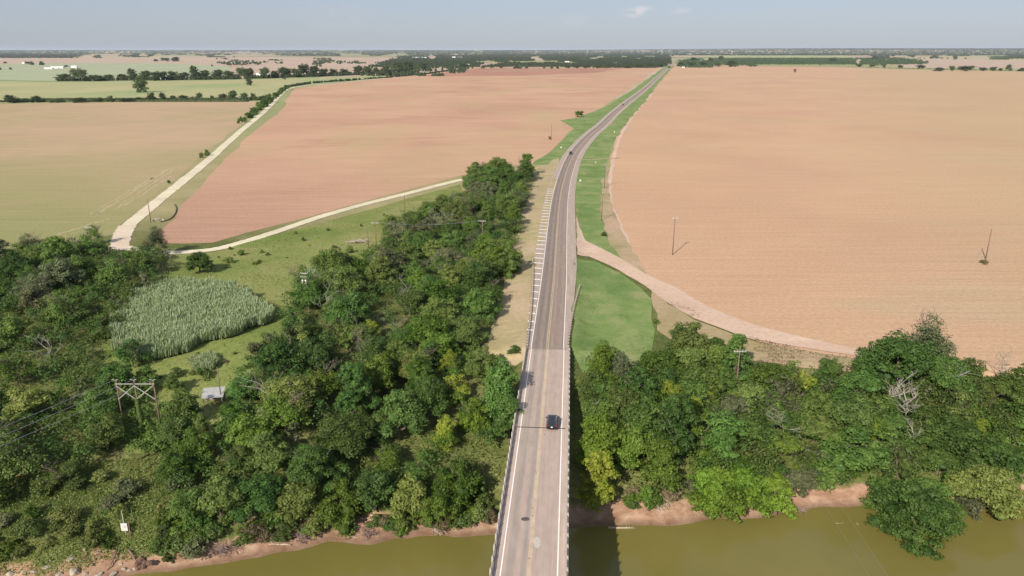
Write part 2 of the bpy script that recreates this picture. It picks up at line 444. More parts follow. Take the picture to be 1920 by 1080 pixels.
def drape(name, poly, off, mat, label=None, parent=None, cut=True, kind='structure'):
    """a sheet laid on the terrain, cut so that it follows it"""
    bm = bmesh.new()
    f = bm.faces.new([bm.verts.new((p[0], p[1], 0)) for p in poly])
    bmesh.ops.triangulate(bm, faces=[f])
    if cut:
        for ax, (lo, hi) in ((0, (-170, 190)), (1, (90, 470))):
            c = [v.co[ax] for v in bm.verts]; a = max(min(c), lo); z = min(max(c), hi); st = 2.4
            q = math.ceil(a / st) * st
            while q < z:
                n = Vector((1, 0, 0)) if ax == 0 else Vector((0, 1, 0))
                if ax == 1: gsel = bm.verts[:] + bm.edges[:] + bm.faces[:]
                else: gsel = bm.verts[:] + bm.edges[:] + bm.faces[:]
                bmesh.ops.bisect_plane(bm, geom=gsel, plane_co=(q, q, 0), plane_no=n)
                q += st
    vv = np.array([v.co[:] for v in bm.verts]); zz = terrain(vv[:, 0], vv[:, 1]) + off
    for v, z in zip(bm.verts, zz): v.co.z = z
    for f in bm.faces: f.smooth = True
    bmesh.ops.recalc_face_normals(bm, faces=bm.faces)
    if sum(f.normal.z for f in bm.faces) < 0: bmesh.ops.reverse_faces(bm, faces=bm.faces)
    me = bpy.data.meshes.new(name); bm.to_mesh(me); bm.free()
    o = link(name, me, mat, parent)
    if parent is None: tag(o, label, kind=kind)
    return o

def scr(pts, dz=0.0): return [bpt(x, y, dz) for x, y in pts]
def rough_poly(poly, amp, step=12, seed=1):
    """uneven natural outline: resample in world space and push the points about"""
    out = []; n = len(poly)
    for i in range(n):
        a = np.array(poly[i]); b = np.array(poly[(i + 1) % n]); L_ = np.linalg.norm(b - a); dist = np.linalg.norm((a + b) / 2)
        st = step * max(1, dist / 250); k = max(1, min(60, int(L_ / st))); am = amp * max(1, dist / 400)
        nrm = np.array([-(b - a)[1], (b - a)[0]]) / (L_ + 1e-9)
        for j in range(k):
            p = a + (b - a) * j / k; w = 0 if j == 0 else 1
            out.append(tuple(p + nrm * am * w * random.uniform(-1, 1)))
    return out

def field_mat(name, stops, patch, patch2=None, rot=0.0, rows=.35, rowsc=(.02, .9, 1), big=.006, p_scale=.012, row_amp=.12):
    """soil with broad patches, and faint furrow lines running along one direction"""
    m, N, L, b = new_mat(name)
    v = coords(N, L, 'world')
    r = ramp(N, stops); L.new(noise_fac(N, L, v, big, 8, .58, .4), r.inputs[0])
    col = r.outputs[0]
    fp = maprange(N, L, noise_fac(N, L, coords(N, L, 'world', (.6, 1.4, 1), rot), p_scale, 7, .62, .8), .52, .72)
    col = mixc(N, L, math_n(N, L, 'MULTIPLY', fp, .7), col, patch)
    if patch2:
        fp2 = maprange(N, L, noise_fac(N, L, coords(N, L, 'world', (1.2, .5, 1), rot + 1), p_scale * .6, 7, .6, .5), .5, .68)
        col = mixc(N, L, math_n(N, L, 'MULTIPLY', fp2, .75), col, patch2)
    if name == 'salmon_soil':
        g = N.new('ShaderNodeNewGeometry'); sx = N.new('ShaderNodeSeparateXYZ'); L.new(g.outputs['Position'], sx.inputs[0])
        q = math_n(N, L, 'ADD', sx.outputs['Y'], math_n(N, L, 'MULTIPLY', sx.outputs['X'], .9))
        q = math_n(N, L, 'ADD', q, math_n(N, L, 'MULTIPLY', noise_fac(N, L, coords(N, L, 'world', (1, 1, 1)), .008, 7, .65, .6), 260))
        rf = maprange(N, L, q, 540, 170)
        col = mixc(N, L, math_n(N, L, 'MULTIPLY', rf, .85), col, c3(.395, .23, .16))
    if name == 'tan_green_field':
        g = N.new('ShaderNodeNewGeometry'); sx = N.new('ShaderNodeSeparateXYZ'); L.new(g.outputs['Position'], sx.inputs[0])
        q = math_n(N, L, 'ADD', sx.outputs['Y'], math_n(N, L, 'MULTIPLY', noise_fac(N, L, coords(N, L, 'world', (1, 1, 1)), .009, 7, .62, .8), 420))
        col = mixc(N, L, math_n(N, L, 'MULTIPLY', maprange(N, L, q, 860, 430), .88), col, c3(.26, .265, .105))
    if name == 'salmon_soil_right':
        g = N.new('ShaderNodeNewGeometry'); sx = N.new('ShaderNodeSeparateXYZ'); L.new(g.outputs['Position'], sx.inputs[0])
        q = math_n(N, L, 'SUBTRACT', sx.outputs['X'], math_n(N, L, 'MULTIPLY', sx.outputs['Y'], .42))
        q = math_n(N, L, 'ADD', q, math_n(N, L, 'MULTIPLY', noise_fac(N, L, coords(N, L, 'world', (1, 1, 1)), .006, 6, .6, .6), 160))
        col = mixc(N, L, math_n(N, L, 'MULTIPLY', maprange(N, L, q, 40, 260), .6), col, c3(.47, .345, .20))
    fr = noise_fac(N, L, coords(N, L, 'world', rowsc, rot), 1.0, 4, .6)
    rr = ramp(N, [(.32, c3(1 - row_amp, 1 - row_amp, 1 - row_amp)), (.68, c3(1 + row_amp * .8,) * 1 if False else c3(1 + row_amp * .8, 1 + row_amp * .8, 1 + row_amp * .8))])
    L.new(fr, rr.inputs[0]); col = mixc(N, L, 1.0, col, rr.outputs[0], 'MULTIPLY')
    fi = ramp(N, [(.35, c3(.84, .84, .84)), (.65, c3(1.12, 1.12, 1.12))]); L.new(noise_fac(N, L, v, .9, 6, .8), fi.inputs[0])
    col = mixc(N, L, 1.0, col, fi.outputs[0], 'MULTIPLY')
    L.new(col, b.inputs['Base Color'])
    b.inputs['Roughness'].default_value = .95; b.inputs['Specular IOR Level'].default_value = .1
    return m

M_SALMON = field_mat('salmon_soil', [(.3, c3(.455, .268, .175)), (.55, c3(.53, .325, .21)), (.75, c3(.57, .365, .235))], c3(.42, .23, .15), c3(.47, .34, .19), 0.05)
M_RED = field_mat('red_soil', [(.3, c3(.37, .185, .125)), (.55, c3(.43, .225, .155)), (.75, c3(.46, .26, .17))], c3(.34, .16, .11), c3(.38, .27, .16), 0.08, row_amp=.16)
M_SALMON_R = field_mat('salmon_soil_right', [(.3, c3(.49, .305, .19)), (.55, c3(.545, .345, .215)), (.75, c3(.57, .375, .235))], c3(.46, .345, .215), c3(.51, .305, .21), -0.1, row_amp=.08)
M_TANFIELD = field_mat('tan_green_field', [(.3, c3(.39, .30, .165)), (.5, c3(.46, .325, .20)), (.72, c3(.50, .345, .22))], c3(.33, .29, .14), c3(.36, .30, .15), .1, p_scale=.011)
M_GREENF = field_mat('green_pasture', [(.3, c3(.34, .34, .16)), (.6, c3(.41, .385, .20)), (.8, c3(.46, .39, .235))], c3(.45, .33, .19), c3(.25, .33, .14), .0, p_scale=.004)
M_PALEGREEN = field_mat('pale_pasture', [(.3, c3(.32, .36, .22)), (.6, c3(.38, .40, .25)), (.8, c3(.43, .39, .27))], c3(.42, .36, .22), None, .0, p_scale=.003)
M_PINKF = field_mat('pink_stubble', [(.3, c3(.44, .32, .24)), (.6, c3(.50, .37, .28)), (.8, c3(.5, .39, .28))], c3(.38, .33, .2), None, .0, p_scale=.003)
M_VERGE = field_mat('verge_grass', [(.32, c3(.13, .20, .056)), (.5, c3(.19, .255, .082)), (.66, c3(.27, .285, .12))], c3(.36, .31, .16), c3(.12, .20, .055), .2, p_scale=.08, big=.09, row_amp=.02)
M_SHOULDER = field_mat('tan_shoulder', [(.3, c3(.33, .27, .13)), (.55, c3(.42, .33, .19)), (.75, c3(.48, .36, .24))], c3(.23, .25, .09), c3(.5, .36, .25), .2, p_scale=.06, big=.05, row_amp=.06)
M_CREAM = field_mat('cream_dirt', [(.3, c3(.58, .46, .34)), (.6, c3(.66, .54, .41)), (.8, c3(.70, .59, .45))], c3(.6, .44, .33), None, .0, p_scale=.06, big=.05, row_amp=.04)
M_MARGIN = field_mat('field_margin', [(.3, c3(.30, .24, .11)), (.5, c3(.38, .29, .165)), (.72, c3(.47, .335, .22))], c3(.20, .21, .08), c3(.48, .33, .23), .3, p_scale=.06, big=.06, row_amp=.08)
M_GRAVEL = field_mat('pale_gravel', [(.3, c3(.60, .53, .37)), (.6, c3(.70, .62, .44)), (.8, c3(.76, .68, .50))], c3(.6, .47, .35), None, .0, p_scale=.05, big=.05, row_amp=.05)
M_PINKROAD = field_mat('pink_dirt_track', [(.3, c3(.52, .36, .26)), (.55, c3(.59, .42, .31)), (.8, c3(.65, .49, .375))], c3(.66, .50, .37), None, .0, p_scale=.06, big=.04, row_amp=.05)
M_MEADOW = field_mat('meadow', [(.3, c3(.14, .18, .045)), (.5, c3(.21, .24, .07)), (.7, c3(.30, .28, .115))], c3(.36, .29, .15), c3(.13, .20, .04), .2, p_scale=.035, big=.03, row_amp=.04)
M_STREAK = field_mat('straw_streak', [(.3, c3(.40, .33, .18)), (.7, c3(.47, .37, .22))], c3(.3, .28, .12), None, .3, p_scale=.04)

F_LEFT = [(-600, 480), (0, 468), (120, 458), (212, 440), (224, 422), (262, 388), (322, 342), (392, 284), (466, 220), (487, 190), (250, 191), (0, 195), (-900, 198)]
F_MID = [(300, 456), (345, 457), (400, 455), (520, 422), (640, 390), (750, 360), (862, 330), (940, 314), (1000, 306), (1018, 294), (1045, 270), (1075, 241), (1052, 226), (1085, 220), (1115, 208), (1140, 194), (1165, 176), (1195, 155), (1222, 137), (1238, 127), (1140, 127), (870, 127.5), (830, 134), (700, 150), (600, 160), (553, 166), (520, 215), (470, 252), (400, 322), (342, 382), (328, 410), (298, 434)]
F_RIGHT = [(1262, 125), (1240, 150), (1216, 180), (1190, 210), (1166, 241), (1151, 272), (1144, 305), (1137, 360), (1150, 410), (1170, 460), (1206, 512), (1256, 560), (1320, 604), (1420, 640), (1520, 664), (1620, 682), (1760, 700), (1920, 708), (2400, 730), (3200, 500), (3200, 136), (1920, 134), (1700, 130), (1560, 125.5), (1400, 124.5)]
def field(poly, off, mat, label, amp=1.0, name='crop_field'):
    return drape(name, rough_poly(scr(poly), amp), off, mat, label)
field(F_LEFT, .04, M_TANFIELD, 'tan and green stubble field left of the gravel road')
field(F_MID, .04, M_SALMON, 'salmon ploughed field between the gravel road and the highway')
field([(900, 128.2), (1178, 128.2), (1130, 135), (980, 142), (790, 143), (835, 134)], .09, M_RED, 'dark red strip at the far end of the ploughed field', 3)
field(F_RIGHT, .04, M_SALMON_R, 'wide salmon ploughed field right of the highway')
field([(-900, 155), (0, 152), (110, 154), (420, 150), (640, 145), (800, 138), (836, 133), (700, 148), (600, 158), (540, 163), (490, 188), (250, 190), (0, 193), (-900, 196)], .03, M_GREENF, 'yellow green pasture beyond the hedgerow', 2, 'pasture')
field([(-900, 122), (0, 120.5), (150, 118), (300, 119), (430, 124), (430, 149), (110, 152), (0, 150), (-900, 153)], .03, M_PALEGREEN, 'pale green pasture beyond the dark treeline', 2, 'pasture')
field([(-900, 110), (0, 108), (210, 108), (330, 111), (480, 110), (560, 118), (430, 123.5), (300, 118.5), (150, 117.5), (0, 120), (-900, 121.5)], .03, M_PINKF, 'pinkish stubble field below the far wood', 2, 'pasture')
field([(470, 111), (840, 107), (900, 118), (850, 127), (820, 134), (640, 143), (440, 148), (440, 125), (560, 118)], .02, M_PINKF, 'pink grey rangeland dotted with trees', 2, 'pasture')
field([(1700, 126), (1640, 118), (1720, 110), (1920, 113), (2600, 113), (2600, 132), (1920, 130)], .03, M_PINKF, 'pink stubble field beyond the bushes on the right', 2, 'pasture')
field([(1330, 104.5), (1600, 104), (1600, 108), (1330, 108)], .03, M_GREENF, 'pale field in front of the far wood', 2, 'pasture')
STREAKS = []
# straw coloured machine tracks in the left field
for k_, (p0, p1, w_) in enumerate([((168, 402), (300, 326), .9), ((190, 398), (318, 316), 1.3), ((215, 392), (326, 318), .8), ((232, 386), (322, 330), 1.0), ((396, 248), (410, 238), 1.2), ((60, 455), (205, 410), 1.0)]):
    P_ = [bpt(*p0), bpt(*p1)]; n_ = 26
    L_ = np.array([[P_[0][0] + (P_[1][0] - P_[0][0]) * t + random.uniform(-.5, .5), P_[0][1] + (P_[1][1] - P_[0][1]) * t] for t in np.linspace(0, 1, n_)])
    STREAKS.append((L_, w_))

# grass verges beside the highway
cl = [(float(road_x(y)), float(y)) for y in (161, 200, 260, 320, 380, 440, 520, 620, 760, 900, 1100, 1400, 1800, 2400, 3200, 4200)]
left_edge = scr([(1246, 124.5), (1230, 137), (1204, 156), (1172, 177), (1146, 195), (1118, 208), (1085, 220), (1050, 226), (1077, 241), (1055, 262), (1030, 287), (1000, 304), (1000, 309), (1036, 312)])
drape('grass_verge', rough_poly(cl[5:][::1] + left_edge, .5), .06, M_VERGE, 'green grass verge on the left side of the highway')
right_edge = scr([(1263, 124), (1241, 150), (1217, 180), (1191, 210), (1166, 242), (1149, 272), (1138, 300), (1130, 350), (1126, 400), (1140, 450), (1180, 492), (1212, 525), (1185, 520), (1150, 497), (1120, 478), (1095, 462)])
drape('grass_verge', rough_poly(cl[2:] + right_edge, 1.0, 6), .10, M_VERGE, 'green grass verge between the highway and the right field')
drape('grass_verge', rough_poly(scr([(1078, 485), (1115, 490), (1160, 512), (1200, 540), (1222, 562), (1228, 620), (1222, 662), (1190, 700), (1140, 715), (1092, 700), (1072, 650)]), .8, 8), .17, M_VERGE, 'green grass slope between the bridge end and the dirt track')
drape('road_shoulder', rough_poly(scr([(1036, 318), (1012, 322), (1000, 350), (975, 410), (955, 490), (940, 560), (915, 640), (905, 690), (930, 720), (990, 665), (1000, 560), (1010, 480), (1030, 400), (1045, 340)]), .7), .17, M_SHOULDER, 'tan dry grass shoulder between the trees and the highway')
drape('meadow', rough_poly(scr([(322, 478), (400, 474), (520, 440), (640, 408), (760, 374), (862, 346), (870, 380), (720, 470), (600, 540), (540, 620), (470, 700), (430, 800), (330, 850), (235, 850), (200, 740), (190, 640), (240, 560), (310, 510)]), 1.5), .14, M_MEADOW, 'weedy green meadow between the gravel lane and the woods')

def ribbon_pts(cpts, closed=False, n=6):
    """Catmull-Rom through world points"""
    P = [np.array(p, float) for p in cpts]; P = [2 * P[0] - P[1]] + P + [2 * P[-1] - P[-2]]
    out = []
    for i in range(1, len(P) - 2):
        for j in range(n):
            t = j / n
            out.append(.5 * ((2 * P[i]) + (-P[i-1] + P[i+1]) * t + (2 * P[i-1] - 5 * P[i] + 4 * P[i+1] - P[i+2]) * t**2 + (-P[i-1] + 3 * P[i] - 3 * P[i+1] + P[i+2]) * t**3))
    out.append(P[-2]); return np.array(out)

def ribbon(name, line, o0, o1, zf, mat, parent=None, cross=1, label=None, jag=0.0, kind='structure'):
    """strip between lateral offsets o0 and o1 of a world line; zf(x,y)->z; uv in metres"""
    line = np.asarray(line, float); T = np.gradient(line, axis=0); T /= np.linalg.norm(T, axis=1)[:, None]
    Nn = np.stack([T[:, 1], -T[:, 0]], 1)
    o0 = np.broadcast_to(o0, len(line)).astype(float); o1 = np.broadcast_to(o1, len(line)).astype(float)
    if jag: o0 = o0 + np.array([random.uniform(-jag, jag) for _ in line]); o1 = o1 + np.array([random.uniform(-jag, jag) for _ in line])
    s = np.concatenate([[0], np.cumsum(np.linalg.norm(np.diff(line, axis=0), axis=1))])
    V = []; UV = []
    for k in range(cross + 1):
        o = o0 + (o1 - o0) * k / cross
        p = line + Nn * o[:, None]; z = zf(p[:, 0], p[:, 1])
        V.append(np.column_stack([p, z])); UV.append(np.column_stack([o, s]))
    V = np.stack(V, 1).reshape(-1, 3); UV = np.stack(UV, 1).reshape(-1, 2)
    n = len(line); idx = np.arange(n * (cross + 1)).reshape(n, cross + 1)
    F = np.stack([idx[:-1, :-1], idx[:-1, 1:], idx[1:, 1:], idx[1:, :-1]], -1).reshape(-1, 4)
    me = mesh_np(name, V, F)
    uv = me.uv_layers.new(name='UVMap'); uv.data.foreach_set('uv', UV[F.ravel()].astype(np.float32).ravel())
    o = link(name, me, mat, parent)
    if parent is None: tag(o, label, kind=kind)
    return o

tdr = lambda off: (lambda x, y: terrain(x, y) + off)
g1 = ribbon_pts(scr([(222, 470), (229, 445), (240, 424), (266, 402), (300, 374), (345, 338), (400, 292), (450, 247), (498, 207), (524, 180), (540, 167), (560, 162.5), (620, 156), (720, 147)]), n=14)
for L_, w_ in STREAKS: ribbon('mown_streak', L_, -w_ * .6, w_ * .6, tdr(.08), M_STREAK, label='straw coloured mown streak in the left field', jag=w_ * .5)
ribbon('gravel_road', g1, -2.9, 2.9, tdr(.12), M_GRAVEL, cross=3, label='pale gravel road running up between the two fields', jag=.25)
g1b = g1[:30]
ribbon('dirt_patch', g1b, -3.4, 3.2, tdr(.14), M_CREAM, cross=3, label='pinkish near end of the gravel road at the woods', jag=.4)
g2 = ribbon_pts(scr([(222, 462), (270, 470), (320, 474), (400, 468), (460, 453), (520, 434), (600, 407), (680, 384), (760, 364), (862, 338), (950, 320), (1042, 314)]), n=14)
ribbon('gravel_road', g2, -2.3, 2.3, tdr(.13), M_GRAVEL, cross=3, label='pale gravel lane along the near edge of the middle field', jag=.2)
ribbon('dirt_patch', ribbon_pts(scr([(318, 474), (330, 492), (312, 512), (270, 540)]), n=8), -1.6, 1.6, tdr(.12), M_PINKROAD, cross=2, label='bare dirt spur leading off the gravel lane', jag=.4)
drape('field_margin', rough_poly(scr([(1128, 335), (1141, 335), (1144, 372), (1158, 412), (1176, 455), (1212, 512), (1204, 520), (1176, 494), (1143, 458), (1127, 405)]), .7, 6), .12, M_MARGIN, 'tan bare margin between the right verge and the field')
drape('field_margin', rough_poly(scr([(1222, 545), (1300, 600), (1420, 642), (1500, 657), (1620, 674), (1640, 700), (1500, 690), (1400, 676), (1310, 640), (1262, 640), (1232, 620), (1224, 575)]), 1.0, 6), .12, M_MARGIN, 'tan weedy margin between the dirt track and the right wood')
drape('dirt_road', rough_poly(scr([(1081, 392), (1086, 425), (1098, 452), (1125, 465), (1150, 478), (1210, 514), (1270, 541), (1330, 577), (1420, 612), (1500, 632), (1640, 662), (1640, 673), (1500, 652), (1400, 635), (1302, 598), (1245, 564), (1194, 527), (1142, 498), (1105, 482), (1082, 478)]), .35, 6), .19, M_PINKROAD, 'pink dirt track curving from the highway along the right field')
ribbon('dirt_road', ribbon_pts(scr([(1082, 299), (1110, 300), (1140, 298), (1160, 296)]), n=6), -1.6, 1.6, tdr(.2), M_SHOULDER, cross=2, label='faint field entrance crossing the right verge', jag=.3)
# paler tractor line along the right field's edge
ribbon('field_track', ribbon_pts(scr([(1226, 172), (1196, 207), (1170, 243), (1156, 275), (1148, 310), (1142, 360), (1156, 412), (1178, 455)]), n=8), -1.1, 1.1, tdr(.09), M_PINKROAD, cross=1, label='paler wheel track along the edge of the right field', jag=.3)
# bare patch by the meadow and under the bridge end
for q, lab in (([(735, 440), (790, 445), (800, 470), (745, 470)], 'bare pink soil patch between the trees'), ([(905, 640), (965, 655), (955, 700), (930, 705), (900, 690)], 'bare pink soil by the left end of the bridge')):
    drape('dirt_patch', rough_poly(scr(q), .8, 3), .12, M_PINKROAD, lab)

# ------------------------------------------------------------------ highway
def road_mat(name, lane, light, edge_gain, streak=1.0, pink=(1, 1, 1)):
    m, N, L, b = new_mat(name)
    uv = N.new('ShaderNodeUVMap'); sx = N.new('ShaderNodeSeparateXYZ'); L.new(uv.outputs[0], sx.inputs[0])
    au = math_n(N, L, 'ABSOLUTE', sx.outputs['X'])
    col = mixc(N, L, maprange(N, L, au, 3.75, 4.1), lane, edge_gain)
    # wheel paths, worn lighter; oil strip between them darker
    for c0, wd, amt, target in ((1.05, .55, .35, light), (2.85, .6, .35, light)):
        d = math_n(N, L, 'ABSOLUTE', math_n(N, L, 'SUBTRACT', au, c0))
        f = maprange(N, L, d, wd, .05)
        col = mixc(N, L, math_n(N, L, 'MULTIPLY', f, amt * streak), col, target)
    for c0, wd in ((-2.65, .85), (-.85, .6)):
        f = maprange(N, L, math_n(N, L, 'ABSOLUTE', math_n(N, L, 'SUBTRACT', sx.outputs['X'], c0)), wd, .15)
        col = mixc(N, L, math_n(N, L, 'MULTIPLY', f, .75 * streak), col, (lane[0] * .66, lane[1] * .74, lane[2] * .78, 1))
    v = coords(N, L, 'uv', (1.6, .06, 1)); r = ramp(N, [(.3, c3(.86, .86, .87)), (.7, c3(1.1, 1.09, 1.08))]); L.new(noise_fac(N, L, v, 1.0, 6, .6), r.inputs[0])
    col = mixc(N, L, 1, col, r.outputs[0], 'MULTIPLY')
    v2 = coords(N, L, 'uv', (1, .35, 1)); r = ramp(N, [(.35, c3(.9, .9, .9)), (.65, c3(1.07, 1.06, 1.05))]); L.new(noise_fac(N, L, v2, .8, 8, .7), r.inputs[0])
    col = mixc(N, L, 1, col, r.outputs[0], 'MULTIPLY')
    L.new(col, b.inputs['Base Color']); b.inputs['Roughness'].default_value = .85; b.inputs['Specular IOR Level'].default_value = .25
    return m
M_ASPH = road_mat('asphalt', c3(.285, .215, .175), c3(.38, .30, .25), c3(.42, .33, .27))
M_DECK = road_mat('deck_surface', c3(.44, .34, .28), c3(.48, .385, .325), c3(.50, .39, .325), .8)
M_WLINE = plain('road_paint_white', c3(.86, .81, .75), .7, var=.08, scale=.8)
M_YLINE = plain('road_paint_yellow', c3(.56, .44, .27), .75, var=.2, scale=.6)
M_YFADE = plain('faded_yellow_paint', c3(.52, .40, .28), .8, var=.14, scale=.5)
M_PATCH = plain('tar_patch', c3(.10, .085, .08), .9, var=.2)

YA = 161.0
ry = np.concatenate([np.arange(YA, 560, 4.0), np.arange(560, 1200, 15.0), np.arange(1200, 9000, 80.0)])
hl = np.column_stack([road_x(ry), ry])
lsh = -np.interp(ry, [160, 175, 230, 390, 420, 9000], [4.6, 5.0, 6.9, 7.2, 6.8, 6.8])
rsh = np.interp(ry, [160, 175, 230, 300, 420, 9000], [4.8, 5.6, 7.0, 7.2, 6.8, 6.6])
rz_ = lambda off: (lambda x, y: road_z(y) + off + terrain(x, y) * 0 + np.where(y > 9000, np.maximum(0, terrain(x, y) - FLAT), 0))
highway = ribbon('highway', hl, lsh, rsh, rz_(0.0), M_ASPH, cross=10, label='two lane asphalt highway running to the horizon')
ribbon('edge_line', hl, 3.68, 3.86, rz_(.012), M_WLINE, highway)
ribbon('edge_line', hl, -3.86, -3.68, rz_(.012), M_WLINE, highway)
for o in (-.27, .12): ribbon('centre_line', hl, o, o + .15, rz_(.012), M_YLINE, highway)
# hatching on the left shoulder
def along(y, off, z=0.0):
    x0, x1 = float(road_x(y - 2)), float(road_x(y + 2)); t = Vector((x1 - x0, 4)).normalized()
    return Vector((float(road_x(y)) + t.y * off, y - t.x * off, float(road_z(y)) + z)), t
ylist = [172.5]
while ylist[-1] < 372: ylist.append(ylist[-1] + 6.1)
for y in ylist:
    w = float(np.interp(y, [170, 230, 380], [1.3, 2.9, 3.0]))
    a, t = along(y, -4.05, .012); b_, _ = along(y + w * .22, -4.05 - w, .012)
    tt = Vector((t.x, t.y, 0)) * .40
    MB().poly([a - tt, a + tt, b_ + tt, b_ - tt]).build('hatch_mark', M_WLINE, highway)
# paved apron on the left
drape('side_road_apron', rough_poly(scr([(1048, 296), (1048, 335), (1026, 330), (1022, 318), (1004, 316), (1006, 311), (1028, 309), (1036, 300)]), .2), .14, M_SHOULDER, 'paved mouth of the gravel lane at the highway')

# ------------------------------------------------------------------ bridge
def bpos(y, off, z=0.0): return Vector((-4.16 + BD * y + off, y, z))
def bstrip(name, o0, o1, z, mat, parent, y0, y1, n=40, cross=1):
    yy = np.linspace(y0, y1, n); return ribbon(name, np.column_stack([-4.16 + BD * yy, yy]), o0, o1, lambda x, y: 0 * x + z, mat, parent, cross)
Y0B, Y1B = -19.0, 160.9
bridge = tag(empty('bridge', (0, 0, 0)), 'long concrete highway bridge crossing the brown river', 'bridge')
bang = Matrix.Rotation(-math.atan(BD), 3, 'Z')
def bbox(mb, y, off, z, size): mb.box(bpos(y, off, z), size, bang)
LB = (Y1B - Y0B) / math.cos(math.atan(BD)); YM = (Y0B + Y1B) / 2
m = MB(); bbox(m, YM, 0, -.19, (10.1, LB, .34)); m.build('deck_slab', CONC, bridge)
bstrip('deck_surface', -4.75, 4.75, 0.0, M_DECK, bridge, Y0B, Y1B, 80, 10)
bstrip('edge_line', 3.68, 3.86, .012, M_WLINE, bridge, Y0B, Y1B)
bstrip('edge_line', -3.86, -3.68, .012, M_WLINE, bridge, Y0B, Y1B)
bstrip('centre_line', -.30, .28, .010, M_YFADE, bridge, Y0B, Y1B)
for s in (-1, 1):
    m = MB(); bbox(m, YM, s * 4.97, .06, (.42, LB, .22)); m.build('curb', CONC, bridge)
    for z in (.42, .74):
        m = MB(); bbox(m, YM, s * 4.93, z, (.10, LB, .11)); m.build('rail', RUSTRAIL if s < 0 else CONC, bridge)
    y = Y0B + 1; k = 0; proto = None
    while y < Y1B - .5:
        if proto is None:
            m = MB(); m.box((0, 0, 0), (.26, .30, .90), None, .8); me = m.mesh('rail_post'); me.materials.append(CONC); proto = me
        o = link('rail_post', proto, None, bridge); o.location = bpos(y, s * 5.07, .60); o.rotation_euler = (0, 0, -math.atan(BD)); y += 2.45
for off in (-3.9, -1.3, 1.3, 3.9):
    m = MB(); bbox(m, YM, off, -1.02, (.42, LB - 1, 1.3)); m.build('girder', CONCD, bridge)
for yj in (-16, 13, 42.5, 72, 101, 128.5, 145):
    cap = MB(); bbox(cap, yj, 0, -2.25, (9.4, 1.2, 1.1)); p = cap.build('pier', CONCD, bridge)
    for off in (-3.3, 0, 3.3):
        b0 = bpos(yj, off); g = tz(b0.x, b0.y) - 1.5
        MB().tube([(b0.x, b0.y, g), (b0.x, b0.y, -2.8)], .48, 10).build('column', CONCD, bridge)
for yj in (bp(1000, 802)[1], 72.5, 42.0, 13, 160.4):
    m = MB(); bbox(m, yj, 0, .006, (8.9, .16 if yj > 150 else .26, .012)); m.build('expansion_joint', BLACK if yj < 150 else M_PATCH, bridge)
pc = bp(985, 973)
m = MB(); m.poly([(pc[0] + math.cos(t) * .62 * random.uniform(.9, 1.1), pc[1] + math.sin(t) * .5 * random.uniform(.9, 1.1), .014) for t in np.linspace(0, 2 * math.pi, 14, endpoint=False)]); m.build('tar_patch', M_PATCH, bridge)
for px, py in ((1005, 884), (1005.5, 887), (999, 953), (998.5, 967), (992, 1047), (1021, 815)):
    q = bp(px, py); MB().box((q[0], q[1], .017), (.12, .3, .006)).build('worn_spot', M_PATCH, bridge)
q = bp(1007, 1017); m = MB(); m.poly([(q[0] + math.cos(t) * .5, q[1] + math.sin(t) * 1.3, .012) for t in np.linspace(0, 2 * math.pi, 12, endpoint=False)]); m.build('pale_patch', plain('pale_patch', c3(.50, .44, .38), .8), bridge)
m = MB(); bbox(m, Y1B + .6, 0, -1.6, (10.4, 1.2, 2.8)); m.build('abutment', CONCD, bridge)

# guardrails on both approaches
def guardrail(y0, o0, y1, o1, label):
    g = tag(empty('guardrail', along(y0, o0)[0]), label, 'guardrail', 'guardrails at the bridge approach'); base = g.location.copy()
    n = int((y1 - y0) / 1.9); rail = []
    post = MB().box((0, 0, .3), (.22, .26, .9)).mesh('post'); post.materials.append(POLEWOOD)
    blk = MB().box((0, 0, .70), (.34, .55, .30)).mesh('block'); blk.materials.append(CONC)
    s = 1 if o0 < 0 else -1
    for i in range(n + 1):
        y = y0 + (y1 - y0) * i / n; o = o0 + (o1 - o0) * (i / n) ** 1.5; p, t = along(y, o)
        z = max(tz(p.x, p.y), p.z - .6)
        rail.append(Vector((p.x, p.y, z)) - base)
        a = link('post', post, None, g); a.location = Vector((p.x, p.y, z)) - base
        b_ = link('block', blk, None, g); b_.location = a.location + Vector((s * .16, 0, 0))
    m = MB()
    for dz, dx in ((.50, .3), (.60, .27)):
        m.tube([r + Vector((s * dx, 0, dz)) for r in rail], .07, 4)
    m.build('rail_beam', RUSTRAIL, g)
guardrail(161.5, -4.95, 238, -7.6, 'steel guardrail beside the hatched shoulder on the left')
guardrail(161.5, 4.95, 210, 7.9, 'steel guardrail above the grass slope on the right of the road')

# ------------------------------------------------------------------ river
def water_mat():
    m, N, L, b = new_mat('river_water')
    v = coords(N, L, 'world', (1, 1, 1))
    r = ramp(N, [(.3, c3(.150, .132, .032)), (.7, c3(.188, .158, .044))]); L.new(noise_fac(N, L, v, .03, 5, .6, .5), r.inputs[0])
    L.new(r.outputs[0], b.inputs['Base Color']); b.inputs['Roughness'].default_value = .12; b.inputs['IOR'].default_value = 1.33
    b.inputs['Specular IOR Level'].default_value = .5
    bu = N.new('ShaderNodeBump'); bu.inputs['Strength'].default_value = .3; bu.inputs['Distance'].default_value = .05
    L.new(noise_fac(N, L, v, 1.1, 5, .6), bu.inputs['Height']); L.new(bu.outputs[0], b.inputs['Normal'])
    return m
me = mesh_np('river', [(-900, -60, -14), (1100, -60, -14), (1100, 200, -14), (-900, 200, -14)], [(0, 1, 2, 3)])
tag(link('river', me, water_mat()), 'murky olive brown river flowing under the bridge', kind='structure')

# ------------------------------------------------------------------ vegetation meshes
def _unit(n): 
    v = rng.normal(size=(n, 3)); return v / np.linalg.norm(v, axis=1)[:, None]

